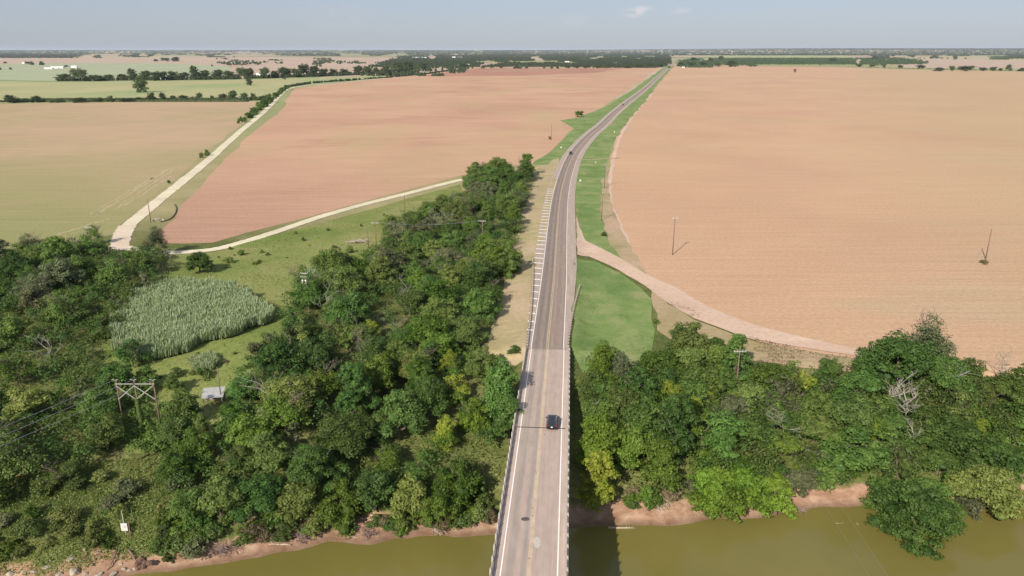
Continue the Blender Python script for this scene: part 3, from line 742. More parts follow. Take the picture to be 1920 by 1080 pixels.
def cards(pos, nrm, size, var, aspect=(.55, 1.0)):
    """one irregular quad per position, facing nrm"""
    n = len(pos); t = np.cross(nrm, _unit(n)); t /= np.linalg.norm(t, axis=1)[:, None] + 1e-9; b = np.cross(nrm, t)
    a = size * rng.uniform(.9, 1.1, n); c = size * rng.uniform(aspect[0], aspect[1], n)
    k = [rng.uniform(.55, 1.15, n) for _ in range(4)]
    lift = nrm * (size * rng.uniform(-.25, .25, n))[:, None]
    V = np.stack([pos - t * (a * k[0])[:, None] * .5 + lift, pos - b * (c * k[1])[:, None] * .5, pos + t * (a * k[2])[:, None] * .5 + lift, pos + b * (c * k[3])[:, None] * .5], 1)
    return V.reshape(-1, 3), var

def quads_mesh(name, chunks):
    if not chunks: chunks = [(np.zeros((4, 3)), np.zeros(1))]
    V = np.concatenate([c[0] for c in chunks]); var = np.concatenate([c[1] for c in chunks])
    F = np.arange(len(V)).reshape(-1, 4)
    me = mesh_np(name, V, F)
    if len(me.polygons) == len(var):
        at = me.attributes.new('var', 'FLOAT', 'FACE'); at.data.foreach_set('value', var.astype(np.float32))
    return me

def hull_quads(c, r, sq=1.0):
    """24-quad rounded lump"""
    g = np.linspace(-1, 1, 3); out = []
    for ax in range(3):
        for s in (-1, 1):
            for i in range(2):
                for j in range(2):
                    q = []
                    for a, b_ in ((g[i], g[j]), (g[i + 1], g[j]), (g[i + 1], g[j + 1]), (g[i], g[j + 1])):
                        p = [0, 0, 0]; p[ax] = s; p[(ax + 1) % 3] = a; p[(ax + 2) % 3] = b_
                        p = np.array(p, float); p /= np.linalg.norm(p); q.append(p * [1, 1, sq] * r + c)
                    out.append(q)
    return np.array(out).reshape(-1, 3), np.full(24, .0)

def crown_mesh(name, R=5, H=9, base=.6, big=10, n=8000, leaf=.45, big_r=(.36, .58), loose=.15, sub=9, sub_r=(.30, .52), hull=.46):
    """uneven crown: big limbs of foliage, each broken into smaller leafy lumps with gaps between"""
    ch = []; lum = []; Hh = (H - base)
    for i in range(big):
        rl = R * random.uniform(*big_r)
        ang = 2.4 * i + random.uniform(-.5, .5); f = random.uniform(.35, 1.08) if i else 0.0
        rr = (R - rl * .8) * f; zt = base + Hh * (1 - .55 * f ** 2) * random.uniform(.78, 1.03)
        sq = min(1.25, Hh / R * .55)
        c = np.array([rr * math.cos(ang), rr * math.sin(ang), max(base + rl * .4, zt - rl * sq)])
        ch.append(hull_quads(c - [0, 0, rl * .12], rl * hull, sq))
        for j in range(sub):
            d = _unit(1)[0]; d[2] = abs(d[2]) if random.random() < .72 else -abs(d[2]) * .7
            rs = rl * random.uniform(*sub_r); lum.append((c + d * [1, 1, sq] * rl * random.uniform(.62, .9 + loose * .5), rs))
    tot = sum(r * r for _, r in lum)
    for c, rs in lum:
        k = max(8, int(n * rs * rs / tot)); d = _unit(k); d[:, 2] = np.where(d[:, 2] < -.2, -d[:, 2], d[:, 2])
        p = c + d * (rs * rng.uniform(.55, 1.12 + loose, k))[:, None] * [1, 1, .85]; p[:, 2] = np.maximum(p[:, 2], .05)
        nr = d + rng.normal(size=(k, 3)) * .42 + [0, 0, .3]; nr /= np.linalg.norm(nr, axis=1)[:, None]
        ch.append(cards(p, nr, leaf * rng.uniform(.5, 1.35, k), np.clip(rng.uniform(.3, .72, k) + random.uniform(-.2, .2), 0, 1)))
    return quads_mesh(name, ch)

def trunk_mesh(name, H=9, base=2, R=5, r0=.28, limbs=6, lean=.4):
    m = MB(); top = Vector((random.uniform(-lean, lean), random.uniform(-lean, lean), base + (H - base) * .5))
    m.tube([(0, 0, -.5), (0.03, .02, .6), top * .5, top], [r0 * 1.4, r0, r0 * .75, r0 * .4], 7)
    for i in range(limbs):
        t = random.uniform(.35, .95); s = top * t; a = random.uniform(0, 6.28); e = s + Vector((math.cos(a) * R * .55, math.sin(a) * R * .55, (H - base) * random.uniform(.15, .4)))
        mid = s.lerp(e, .5) + Vector((0, 0, -.2)); m.tube([s, mid, e], [r0 * .5, r0 * .33, r0 * .12], 5)
    me = m.mesh(name, True); me.materials.append(BARK); return me

def branchy(name, H, spread, r0, mat, n1=6, n2=4, n3=2, droop=0.0, base_t=.3):
    """bare branching skeleton"""
    m = MB()
    def limb(s, d, L_, r, lv):
        pts = [Vector(s)]; d = Vector(d).normalized(); rad = [r]
        for i in range(4):
            d = (d + Vector((random.uniform(-.3, .3), random.uniform(-.3, .3), random.uniform(-.2, .25) - droop))).normalized()
            pts.append(pts[-1] + d * L_ / 4); rad.append(r * (1 - .2 * (i + 1)) + .012)
        m.tube(pts, rad, 5 if lv < 2 else 3, cap=False)
        if lv < 3:
            for _ in range((n1, n2, n3)[lv]):
                t = random.uniform(base_t if lv == 0 else .25, 1); k_ = min(3, int(t * 4)); p = pts[k_].lerp(pts[k_ + 1], t * 4 - k_)
                a = random.uniform(0, 6.28); dd = d * .6 + Vector((math.cos(a), math.sin(a), random.uniform(-.1, .7))) * spread
                limb(p, dd, L_ * random.uniform(.4, .65), r * .5, lv + 1)
    limb((0, 0, -.3), (0, 0, 1), H * .75, r0, 0)
    me = m.mesh(name); me.materials.append(mat); return me

PROTO = {}
def make_proto(key, crowns, trunks): PROTO[key] = (crowns, trunks)
make_proto('round', [crown_mesh('crown', 5, 9.5, .5, 10, 8600, .44) for _ in range(4)], [trunk_mesh('trunk', 9.5, 1.6, 5) for _ in range(2)])
make_proto('tall', [crown_mesh('crown', 4, 12.5, .6, 12, 8600, .42, (.4, .6)) for _ in range(3)], [trunk_mesh('trunk', 12.5, 1.6, 4)])
make_proto('spread', [crown_mesh('crown', 7.5, 11, .9, 17, 15000, .46, (.27, .42)) for _ in range(3)], [trunk_mesh('trunk', 11, 2.6, 7, .45, 9)])
make_proto('wispy', [crown_mesh('crown', 4.3, 8.0, .5, 11, 5200, .33, (.26, .44), .7, 9, (.3, .5), .42) for _ in range(3)], [branchy('trunk', 8, .8, .16, BARK, 7, 4, 3)])
make_proto('mound', [crown_mesh('crown', 5.5, 7, .1, 14, 9200, .44, (.28, .44), .1) for _ in range(3)], [trunk_mesh('trunk', 6, .2, 4)])
make_proto('bush', [crown_mesh('crown', 2.1, 2.8, 0, 6, 1700, .3, (.4, .6)) for _ in range(3)], [trunk_mesh('trunk', 2.2, .2, 1.4, .08, 4)])
make_proto('weepy', [crown_mesh('crown', 3.2, 6.5, .1, 8, 4200, .34, (.34, .54), .5, 9, (.3, .5), .5) for _ in range(2)], [branchy('trunk', 6, .7, .12, BARK, 6, 4, 2)])

LANDMARKS = [((255, 770), 'near the three pole power frame'), ((400, 745), 'near the tin roofed shed'), ((350, 580), 'near the cane thicket'), ((262, 462), 'at the gravel road fork'),
    ((572, 520), 'near the transformer pole'), ((680, 450), 'near the debris pile'), ((965, 430), 'beside the hatched shoulder'), ((950, 325), 'near the gravel lane mouth'),
    ((930, 680), 'by the left bridge end'), ((925, 830), 'left of the bridge deck'), ((760, 960), 'on the left river bank'), ((490, 960), 'above the brush piles'),
    ((60, 560), 'at the upper left wood edge'), ((60, 800), 'at the lower left wood edge'), ((700, 720), 'deep in the left wood'), ((820, 580), 'in the left wood near the shoulder'), ((235, 960), 'near the white river sign'), ((560, 660), 'in the left wood by the meadow'),
    ((1135, 680), 'by the right bridge end'), ((1125, 860), 'right of the bridge deck'), ((1388, 665), 'near the right wood pole'), ((1690, 750), 'beside the bleached dead tree'),
    ((1560, 910), 'above the pale sand bank'), ((1880, 800), 'at the right wood edge'), ((1740, 960), 'overhanging the right river bank'), ((1270, 650), 'below the pink dirt track'), ((1450, 810), 'in the middle right wood')]
LMW = [(bpt(x, y, 5), t) for (x, y), t in LANDMARKS]
def place_of(x, y): return min(LMW, key=lambda l: (l[0][0] - x) ** 2 + (l[0][1] - y) ** 2)[1]
LOOK = {'spring': 'fresh light green', 'deep': 'dark green', 'blue': 'blue green', 'olive': 'olive green', 'bright': 'bright green', 'lime': 'yellow lime green', 'grey': 'grey olive', 'vine': 'rich green', 'dry': 'dry straw coloured', 'under': 'dull green', 'meadow': 'pale weedy green'}
FORM = {'round': 'round', 'tall': 'tall', 'spread': 'broad spreading', 'wispy': 'thin wispy', 'mound': 'vine draped', 'bush': 'low', 'weepy': 'loose'}
ORD = ['leftmost', 'second', 'third', 'fourth', 'fifth', 'sixth', 'seventh', 'eighth', 'ninth', 'tenth', 'eleventh', 'twelfth', 'thirteenth', 'fourteenth', 'fifteenth', 'sixteenth', 'seventeenth', 'eighteenth', 'nineteenth', 'twentieth']
NUM = ['', 'one', 'two', 'three', 'four', 'five', 'six', 'seven', 'eight', 'nine', 'ten', 'eleven', 'twelve', 'thirteen', 'fourteen', 'fifteen', 'sixteen', 'seventeen', 'eighteen', 'nineteen', 'twenty']
def ordinal_labels(items):
    """items: (object, base label, world x, y); alike ones are told apart from left to right"""
    d = {}
    for it in items: d.setdefault(it[1], []).append(it)
    for lab, L_ in d.items():
        L_.sort(key=lambda i: proj(i[2], i[3], 4)[0]); n = len(L_)
        for k_, it in enumerate(L_):
            if n == 1: it[0]['label'] = lab
            elif k_ == 0: it[0]['label'] = f'{lab}, leftmost of {NUM[n] if n <= 20 else n}'
            elif k_ == n - 1: it[0]['label'] = f'{lab}, rightmost of {NUM[n] if n <= 20 else n}'
            else: it[0]['label'] = f"{lab}, {ORD[k_] if k_ < 20 else str(k_ + 1) + 'th'} from left of {NUM[n] if n <= 20 else n}"
TREES = []; PLACED = []
def add_tree(x, y, form, col, s=1.0, sz=None, name=None, label=None, group=None):
    crowns, trunks = PROTO[form]
    bush = form == 'bush'
    r = empty(name or ('shrub' if bush else 'tree'), (x, y, tz(x, y) - .1), random.uniform(0, 6.28))
    sz = sz or s * random.uniform(.88, 1.15); r.scale = (s, s * random.uniform(.92, 1.08), sz)
    c = link('crown', random.choice(crowns), None, r)
    if not c.data.materials: c.data.materials.append(LEAF['deep'])
    c.material_slots[0].link = 'OBJECT'; c.material_slots[0].material = LEAF[col]
    link('trunk', random.choice(trunks), None, r)
    tag(r, None, 'shrub' if bush else 'tree', group or ('shrubs in and around the woods' if bush else 'trees in the riverside woods'))
    lab = label or f"{FORM[form]} {LOOK[col]} {'shrub' if bush else 'tree'} {place_of(x, y)}"
    TREES.append((r, lab, x, y))
    return r
RAD = {'round': 5, 'tall': 4, 'spread': 7.5, 'wispy': 4.3, 'mound': 5.5, 'bush': 2.1, 'weepy': 3.2}
HGT = {'round': 9.5, 'tall': 12.5, 'spread': 11, 'wispy': 8, 'mound': 7, 'bush': 2.8, 'weepy': 6.5}

def explicit(px, py, form, col, s=1.0, sz=None):
    """px, py: where the middle of the crown shows"""
    x, y = bpt(px, py, HGT[form] * (sz or s) * .62)
    add_tree(x, y, form, col, s, sz); PLACED.append((x, y, RAD[form] * s))

for a in [(545, 730, 'spread', 'olive', 1.0), (650, 800, 'spread', 'deep', .95), (715, 505, 'round', 'olive', 1.15), (825, 545, 'round', 'bright', 1.1), (872, 608, 'spread', 'olive', .8),
          (888, 778, 'round', 'lime', .78), (835, 800, 'tall', 'lime', .6), (697, 612, 'tall', 'lime', .52), (842, 668, 'tall', 'lime', .55), (372, 488, 'spread', 'deep', .62), (292, 452, 'wispy', 'grey', 1.05), (52, 458, 'wispy', 'grey', 1.0),
          (172, 440, 'wispy', 'olive', .8), (470, 800, 'round', 'bright', 1.0), (365, 830, 'round', 'bright', .8), (938, 715, 'tall', 'deep', 1.15), (955, 770, 'tall', 'deep', .9), (905, 670, 'round', 'olive', .9), (780, 560, 'round', 'blue', 1.0), (500, 850, 'spread', 'olive', .7),
          (800, 740, 'spread', 'deep', .75), (745, 770, 'round', 'blue', 1.1), (590, 870, 'spread', 'deep', .8), (700, 900, 'round', 'blue', 1.0), (860, 890, 'round', 'bright', 1.0), (790, 700, 'tall', 'bright', .9), (900, 560, 'round', 'deep', 1.0), (640, 560, 'round', 'blue', 1.0),
          (900, 385, 'spread', 'bright', .8), (940, 335, 'spread', 'deep', .75), (890, 325, 'wispy', 'olive', 1.0), (950, 480, 'round', 'deep', 1.1), (590, 660, 'round', 'blue', 1.1), (740, 650, 'spread', 'olive', .7),
          (1690, 665, 'spread', 'deep', 1.25, 1.2), (1640, 690, 'spread', 'vine', .8), (1745, 640, 'wispy', 'grey', 1.25), (1775, 700, 'spread', 'deep', .8), (1285, 622, 'round', 'olive', .85), (1340, 640, 'mound', 'vine', .7),
          (1722, 950, 'spread', 'vine', 1.0), (1670, 925, 'mound', 'vine', .95), (1745, 915, 'mound', 'deep', .9), (1775, 955, 'mound', 'vine', .75), (1690, 975, 'bush', 'vine', 1.7), (1755, 985, 'bush', 'vine', 1.6), (1850, 900, 'spread', 'olive', 1.0), (1840, 925, 'mound', 'grey', .7), (1128, 800, 'tall', 'lime', 1.15), (1122, 890, 'tall', 'lime', .95), (1185, 830, 'round', 'bright', .95), (1243, 850, 'tall', 'bright', 1.0),
          (1130, 665, 'tall', 'lime', .8), (1165, 690, 'tall', 'grey', .7), (1262, 745, 'tall', 'lime', .75), (1300, 765, 'tall', 'lime', .7), (1335, 745, 'weepy', 'lime', .8), (1395, 900, 'mound', 'spring', .8), (1450, 905, 'mound', 'lime', .72), (1345, 895, 'mound', 'spring', .82), (1490, 900, 'mound', 'grey', .6), (1420, 930, 'bush', 'spring', 1.7), (1345, 935, 'bush', 'spring', 1.6), (1325, 900, 'mound', 'spring', .7), (1370, 935, 'bush', 'spring', 1.8), (1460, 940, 'bush', 'lime', 1.6), (1325, 945, 'bush', 'spring', 1.3),
          (1505, 712, 'bush', 'lime', 1.7), (1560, 690, 'round', 'deep', .6), (1635, 800, 'tall', 'lime', .55), (1690, 860, 'weepy', 'olive', 1.1), (1840, 800, 'tall', 'lime', .55), (1580, 770, 'bush', 'lime', 1.8), (1500, 890, 'mound', 'grey', .6), (1240, 720, 'round', 'deep', .8),
          (345, 760, 'round', 'deep', .8), (560, 925, 'round', 'olive', .95), (640, 935, 'round', 'bright', .9), (485, 920, 'spread', 'deep', .7), (410, 930, 'round', 'olive', .9), (350, 930, 'round', 'deep', .8), (330, 870, 'round', 'bright', .7), (770, 930, 'round', 'olive', .85), (820, 950, 'round', 'bright', .7), (120, 880, 'wispy', 'olive', .8), (455, 715, 'round', 'deep', .8), (212, 700, 'round', 'deep', .9), (330, 800, 'round', 'olive', .75), (245, 655, 'wispy', 'deep', .9), (185, 745, 'round', 'deep', .9), (275, 705, 'round', 'deep', .55), (325, 715, 'round', 'olive', .5), (195, 800, 'round', 'olive', .8), (430, 770, 'round', 'bright', .6), (375, 795, 'tall', 'olive', .55)]:
    explicit(*a)

WOODS = {
 'left': ([(925, 935), (938, 850), (960, 740), (955, 690), (918, 655), (905, 610), (940, 540), (960, 470), (972, 420), (982, 370), (1000, 335), (998, 312), (905, 303), (868, 326), (865, 352), (800, 385), (725, 405), (705, 455), (655, 485), (610, 505), (545, 530), (530, 570), (520, 610), (480, 645), (440, 700), (445, 745), (400, 780), (335, 830), (300, 870), (335, 960), (440, 1005), (560, 1000), (680, 955), (760, 985), (830, 975)],
          [('round', 34), ('spread', 9), ('wispy', 24), ('tall', 12), ('weepy', 14)], [('deep', 38), ('blue', 12), ('olive', 26), ('bright', 17), ('grey', 5), ('lime', 1)], 3.4, 118),
 'farleft': ([(-260, 470), (0, 466), (60, 452), (160, 445), (230, 462), (300, 455), (318, 478), (300, 515), (228, 560), (205, 620), (200, 690), (212, 745), (215, 800), (190, 835), (110, 850), (50, 890), (0, 910), (-260, 940)],
          [('round', 28), ('spread', 8), ('wispy', 36), ('weepy', 16)], [('deep', 34), ('blue', 10), ('olive', 36), ('bright', 8), ('grey', 12)], 3.4, 50),
 'right': ([(1088, 760), (1110, 665), (1140, 648), (1195, 680), (1232, 650), (1270, 615), (1310, 610), (1340, 640), (1400, 660), (1480, 675), (1560, 690), (1600, 680), (1625, 655), (1720, 630), (1790, 660), (1820, 690), (1920, 712), (2250, 735), (2250, 930), (1920, 915), (1870, 930), (1780, 950), (1680, 950), (1620, 915), (1550, 900), (1480, 915), (1390, 940), (1345, 925), (1310, 870), (1285, 850), (1250, 890), (1180, 900), (1110, 925), (1092, 880)],
          [('mound', 46), ('round', 16), ('spread', 5), ('weepy', 12), ('tall', 4)], [('vine', 46), ('deep', 16), ('bright', 9), ('olive', 17), ('grey', 5), ('lime', 3)], 3.0, 62),
}
def pick(w): 
    t = sum(x[1] for x in w); r = random.uniform(0, t)
    for k_, v in w:
        r -= v
        if r <= 0: return k_
    return w[-1][0]
WPOLY = {}
for wn_, (poly, forms, cols, hz, cnt) in WOODS.items():
    wp = [bpt(x, y, 5) for x, y in poly]; WPOLY[wn_] = wp
    bx = [p[0] for p in wp]; by = [p[1] for p in wp]; n = 0
    for _ in range(5200):
        if n >= cnt: break
        x = random.uniform(min(bx), max(bx)); y = random.uniform(min(by), max(by))
        form = pick(forms); s = random.uniform(.85, 1.3) * (.86 if form == 'spread' else 1); R_ = RAD[form] * s
        if not poly_in([x, x + R_ * .55, x - R_ * .55, x, x], [y, y, y, y + R_ * .55, y - R_ * .55], wp).all(): continue
        if tz(x, y) < -12.2: continue
        if any((x - a) ** 2 + (y - b_) ** 2 < ((R_ + c) * .47) ** 2 for a, b_, c in PLACED): continue
        if abs(x - float(road_x(y))) < 8 + R_ * .6 and y > 60: continue
        sx, sy = proj(x, y, tz(x, y) + 5); g = vnoise(x, y, .035, 9)
        cc = cols
        col = pick(cc)
        if sx > 1450 and random.random() < .3: col = random.choice(['olive', 'deep'])
        if sx < 900 and sx > 430 and sy < 480 and random.random() < .6: col = random.choice(['olive', 'grey', 'olive', 'deep'])
        low = 1.0 - .25 * (tz(x, y) < -8)
        add_tree(x, y, form, col, s, s * low * random.uniform(.85, 1.1)); PLACED.append((x, y, R_)); n += 1

# the smaller trees and saplings closing the canopy between them, past counting
def filler(name, regions, n, size, h, col, label, seed):
    ch = []
    for wn_, mul in regions:
        wp = WPOLY[wn_]; x, y, z = scatter(wp, int(n * mul), -11.8 if wn_ != 'slope_r' else -12.8)
        k_ = (np.abs(x - road_x(y)) > 9) | (y < 60); x, y, z = x[k_], y[k_], z[k_]
        g = vnoise(x, y, .06, seed); k_ = (g > -.35) | (len(x) < 80); x, y, z = x[k_], y[k_], z[k_]
        for a, b_, c_ in zip(x, y, z):
            r = random.uniform(*size); hh = h * random.uniform(.55, 1.1) * (.65 if c_ < -9 else 1); lv = random.uniform(-.2, .2)
            for _ in range(7):
                d = _unit(1)[0]; d[2] = abs(d[2]); c = np.array([a, b_, c_ + hh * .40]) + d * [r * .7, r * .7, hh * .42]
                k = 36; dd = _unit(k); dd[:, 2] = np.where(dd[:, 2] < -.1, -dd[:, 2], dd[:, 2]); rs = r * random.uniform(.35, .6)
                nr = dd + rng.normal(size=(k, 3)) * .45 + [0, 0, .3]; nr /= np.linalg.norm(nr, axis=1)[:, None]
                ch.append(cards(c + dd * rs * rng.uniform(.5, 1.15, (k, 1)), nr, .46 * rng.uniform(.55, 1.3, k), np.clip(rng.uniform(.3, .7, k) + lv, 0, 1)))
    return tag(link(name, quads_mesh(name, ch), LEAF[col]), label, kind='stuff')
def scatter(polyw, n, zmin=-12.4):
    bx = [p[0] for p in polyw]; by = [p[1] for p in polyw]
    x = rng.uniform(min(bx), max(bx), n * 3); y = rng.uniform(min(by), max(by), n * 3)
    k_ = poly_in(x, y, polyw); x, y = x[k_], y[k_]; z = terrain(x, y)
    k_ = z > zmin; x, y, z = x[k_][:n], y[k_][:n], z[k_][:n]
    return x, y, z
filler('woodland_saplings', [('left', 1), ('farleft', .9), ('right', .25)], 330, (1.8, 3.2), 6.5, 'deep', 'dark green saplings filling the woods', 11)
filler('woodland_saplings', [('left', 1), ('farleft', 1.2), ('right', .2)], 300, (1.8, 3.2), 6.0, 'olive', 'olive saplings filling the woods', 12)
filler('woodland_saplings', [('left', .6), ('farleft', 1), ('right', .2)], 150, (1.6, 2.8), 5.5, 'grey', 'grey green saplings filling the woods', 13)
filler('woodland_saplings', [('left', .5), ('farleft', .2), ('right', .5)], 200, (1.6, 2.8), 5.5, 'bright', 'bright green saplings filling the woods', 14)
WPOLY['slope_r'] = [bpt(a, b_, 1) for a, b_ in [(1305, 880), (1420, 870), (1530, 885), (1520, 925), (1450, 955), (1340, 965), (1312, 930)]]
filler('bank_vines', [('slope_r', 1)], 130, (1.4, 2.4), 2.6, 'spring', 'bright lime green vines draped down the right bank', 16)
WPOLY['frame'] = [bpt(a, b_, 1.5) for a, b_ in [(200, 735), (290, 745), (345, 760), (350, 850), (300, 870), (200, 850)]]
filler('woodland_saplings', [('frame', 1)], 42, (1.5, 2.4), 3.2, 'deep', 'low dark saplings round the feet of the power pylon', 17)
filler('vine_thicket', [('right', 1)], 420, (2.0, 3.4), 5.5, 'vine', 'rich green vines blanketing the right wood', 15)

# shrubs at the wood edges, on the banks and in the meadow
def shrub_at(px, py, col, s): x, y = bpt(px, py, 1); add_tree(x, y, 'bush', col, s)
SH = [(1848, 490, 'dry', .6), (1842, 488, 'grey', .5), (1031, 259, 'olive', .8), (430, 488, 'olive', 1.0), (452, 474, 'bright', .8), (500, 640, 'olive', 1.2), (478, 655, 'grey', 1.1), (1132, 438, 'deep', .7), (1205, 690, 'bright', 1.0), (1230, 600, 'olive', .6), (965, 655, 'deep', .8), (380, 700, 'olive', 1.1), (330, 700, 'under', .9),
      (655, 470, 'olive', 1.0), (1290, 905, 'grey', .8), (1262, 930, 'dry', 1.0), (1305, 935, 'bright', .9), (1200, 935, 'bright', .8), (1185, 945, 'olive', .7), (870, 975, 'olive', 1.0), (895, 960, 'bright', .9), (830, 985, 'dry', 1.0), (740, 985, 'deep', 1.1), (640, 985, 'olive', 1.0), (590, 990, 'olive', 1.1), (530, 1000, 'under', 1.1),
      (460, 1010, 'olive', 1.0), (365, 1030, 'grey', 1.3), (330, 1010, 'deep', 1.1), (300, 1020, 'olive', .9), (1440, 945, 'bright', .9), (1330, 955, 'bright', 1.0), (1380, 955, 'bright', .9), (1700, 985, 'vine', 1.3), (1760, 985, 'vine', 1.2), (1820, 960, 'grey', 1.2), (1860, 945, 'olive', 1.1), (1640, 945, 'vine', 1.2), (1545, 905, 'vine', 1.4), (1575, 900, 'vine', 1.3)]
for i in range(48):
    SH.append((random.uniform(-40, 340), random.uniform(890, 1045), random.choice(['under', 'under', 'olive', 'bright', 'bright', 'grey', 'meadow', 'deep']), random.uniform(.5, 1.3)))
for i in range(34):
    t = random.random(); SH.append((random.uniform(-18, 18) + 400 + t * 440, 455 - t * 95 + random.uniform(10, 60), random.choice(['under', 'olive', 'bright', 'meadow', 'dry']), random.uniform(.25, .6)))
for i in range(12): SH.append((random.uniform(230, 470), random.uniform(650, 730), random.choice(['under', 'meadow', 'dry', 'olive']), random.uniform(.25, .5)))
for i in range(62):
    t = random.random(); SH.append((300 + t * 620, 1024 - 40 * t + random.uniform(-50, -8), random.choice(['under', 'olive', 'bright', 'deep', 'dry']), random.uniform(.6, 1.2)))
for i in range(26):
    t = random.random(); SH.append((1100 + t * 540, 965 - 60 * t + random.uniform(-45, -12), random.choice(['vine', 'bright', 'olive', 'bright', 'dry']), random.uniform(.6, 1.1)))
for a in SH:
    if not (205 < a[0] < 290 and a[1] > 965): shrub_at(*a)
ordinal_labels(TREES)

# bare dead trees
def dead(px, py, H, label, spread=1.0, r0=.28, mat=DEADWOOD, lean=(0, 0)):
    x, y = bpt(px, py, 0); o = link('dead_tree', branchy('dead_tree', H, spread, r0, mat), None); o.location = (x, y, tz(x, y)); o.rotation_euler = (lean[0], lean[1], random.uniform(0, 6))
    tag(o, label, 'dead tree'); return o
dead(1690, 812, 10.5, 'large bleached dead tree with forked bare branches in the right wood', 1.5, .24)
dead(1650, 790, 9.5, 'pale upright dead trunk left of the forked dead tree', .3, .2)
dead(1712, 835, 6.0, 'bleached leaning snag right of the forked dead tree', .6, .15)
dead(1775, 760, 9, 'thin pale bare tree at the top of the right wood', .7, .12)
dead(1870, 730, 9.5, 'white bare fork above the right wood edge', 1.0, .14)
dead(520, 775, 11.5, 'bare broken branches above the oak near the shed', .8, .12)
dead(505, 825, 8.5, 'bleached fallen branches in the left wood', 1.2, .10)
dead(620, 600, 10.5, 'pale bare branches in the middle of the left wood', .9, .12)
dead(770, 590, 10.5, 'bare white branch among the green trees near the shoulder', .9, .1)
dead(810, 440, 10, 'pale bare trunk below the power wires', .7, .12)
dead(850, 445, 10, 'second pale bare trunk below the power wires, to the right', .6, .1)
dead(100, 700, 9.5, 'grey bare branches at the left wood edge', 1.0, .12)
dead(1465, 830, 8.5, 'grey dry vines and branches in the middle right wood', 1.0, .1)

# ------------------------------------------------------------------ cane thicket, meadow weeds, undergrowth
def cane(poly, n, h, label):
    pw = rough_poly([bpt(a, b_, 3.2) for a, b_ in poly], 2.6, 3)
    x, y, z = scatter(pw, n); n = len(x); ch = []
    clump = .5 + .32 * vnoise(x, y, .5, 5) + .18 * vnoise(x, y, .17, 7); hh = h * (.72 + .28 * clump) * rng.uniform(.8, 1.12, n)
    wind = np.array([.35, .1])
    for b_ in range(6):
        a = rng.uniform(0, 6.28, n); sp = rng.uniform(.1, .55, n) * hh * .42
        dx = np.cos(a) * sp + wind[0] * hh * .15; dy = np.sin(a) * sp + wind[1] * hh * .15
        w = rng.uniform(.06, .14, n); px_, py_ = -np.sin(a) * w, np.cos(a) * w
        top = hh * rng.uniform(.7, 1.0, n); z0 = z + top * .25
        p0 = np.stack([x - px_, y - py_, z0], 1); p1 = np.stack([x + px_, y + py_, z0], 1)
        tp = z + top * rng.uniform(.84, 1.0, n); p2 = np.stack([x + dx + px_ * .5, y + dy + py_ * .5, tp], 1); p3 = np.stack([x + dx - px_ * .5, y + dy - py_ * .5, tp + .1], 1)
        ch.append((np.stack([p0, p1, p2, p3], 1).reshape(-1, 3), np.clip(.3 + .5 * clump * rng.uniform(.7, 1.2, n), 0, 1)))
    me = quads_mesh('cane_thicket', ch)
    return tag(link('cane_thicket', me, LEAF['cane']), label, kind='stuff')
cane([(203, 612), (222, 570), (262, 540), (300, 524), (400, 520), (470, 540), (500, 570), (492, 592), (450, 606), (400, 618), (352, 640), (300, 652), (240, 655), (205, 640)], 16500, 4.3, 'pale grey green giant cane thicket in the meadow')
cane([(575, 505), (590, 485), (625, 482), (645, 505), (640, 525), (590, 530)], 2000, 3.8, 'small pale cane clump behind the transformer pole')
cane([(350, 655), (395, 645), (408, 660), (395, 672), (360, 670)], 1100, 2.2, 'low cane clump below the large cane thicket')

def weeds(name, polys, n, size, h, col, label, zmin=-12.6, up=.5, thr=-9, seed=6):
    ch = []
    for pw in polys:
        x, y, z = scatter(pw, n, zmin); m_ = len(x)
        k_ = (np.abs(x - road_x(y)) > 7.5) & (vnoise(x, y, .09, seed) + .5 * vnoise(x, y, .3, seed + 1) > thr); x, y, z = x[k_], y[k_], z[k_]; m_ = len(x)
        c = .5 + .5 * vnoise(x, y, .16, 6); c2 = .5 + .5 * vnoise(x, y, .05, 8)
        pos = np.stack([x, y, z + h * rng.uniform(.05, 1, m_) * (.3 + c)], 1)
        nr = _unit(m_); nr[:, 2] = np.abs(nr[:, 2]) + up; nr /= np.linalg.norm(nr, axis=1)[:, None]
        ch.append(cards(pos, nr, size * rng.uniform(.5, 1.3, m_), np.clip(.15 + .45 * c2 + .3 * c + rng.uniform(-.2, .2, m_), 0, 1), (.25, .8)))
    return tag(link(name, quads_mesh(name, ch), LEAF[col]), label, kind='stuff')
gp = lambda pts: [bpt(a, b_, 0) for a, b_ in pts]
MEADOW = gp([(322, 478), (400, 474), (520, 440), (640, 408), (760, 374), (862, 346), (870, 380), (720, 470), (600, 540), (540, 620), (500, 720), (440, 800), (330, 860), (215, 850), (190, 740), (180, 640), (240, 560), (310, 510)])
SLOPE = gp([(-420, 1040), (-300, 930), (-60, 915), (150, 870), (310, 860), (360, 960), (330, 1035), (262, 1052), (200, 1062), (100, 1085), (0, 1100), (-200, 1130), (-420, 1160)])
VERGEW = gp([(1078, 478), (1115, 488), (1160, 508), (1200, 538), (1232, 575), (1240, 640), (1190, 710), (1140, 725), (1075, 700)])
MIDV = gp([(1262, 560), (1330, 602), (1420, 636), (1520, 660), (1600, 672), (1600, 700), (1400, 690), (1240, 640), (1225, 580)])
weeds('meadow_weeds', [MEADOW], 30000, .44, .5, 'meadow', 'weeds and tall grass of the meadow')
weeds('meadow_weeds', [MEADOW], 9000, .5, .9, 'under', 'darker weed clumps standing in the meadow', thr=.12)
weeds('meadow_weeds', [MEADOW, MIDV], 9000, .42, .45, 'dry', 'straw coloured dry weeds in the meadow', thr=.2, seed=21)
weeds('slope_weeds', [SLOPE], 42000, .36, .7, 'meadow', 'weeds covering the river slope in the lower left', -13.2)
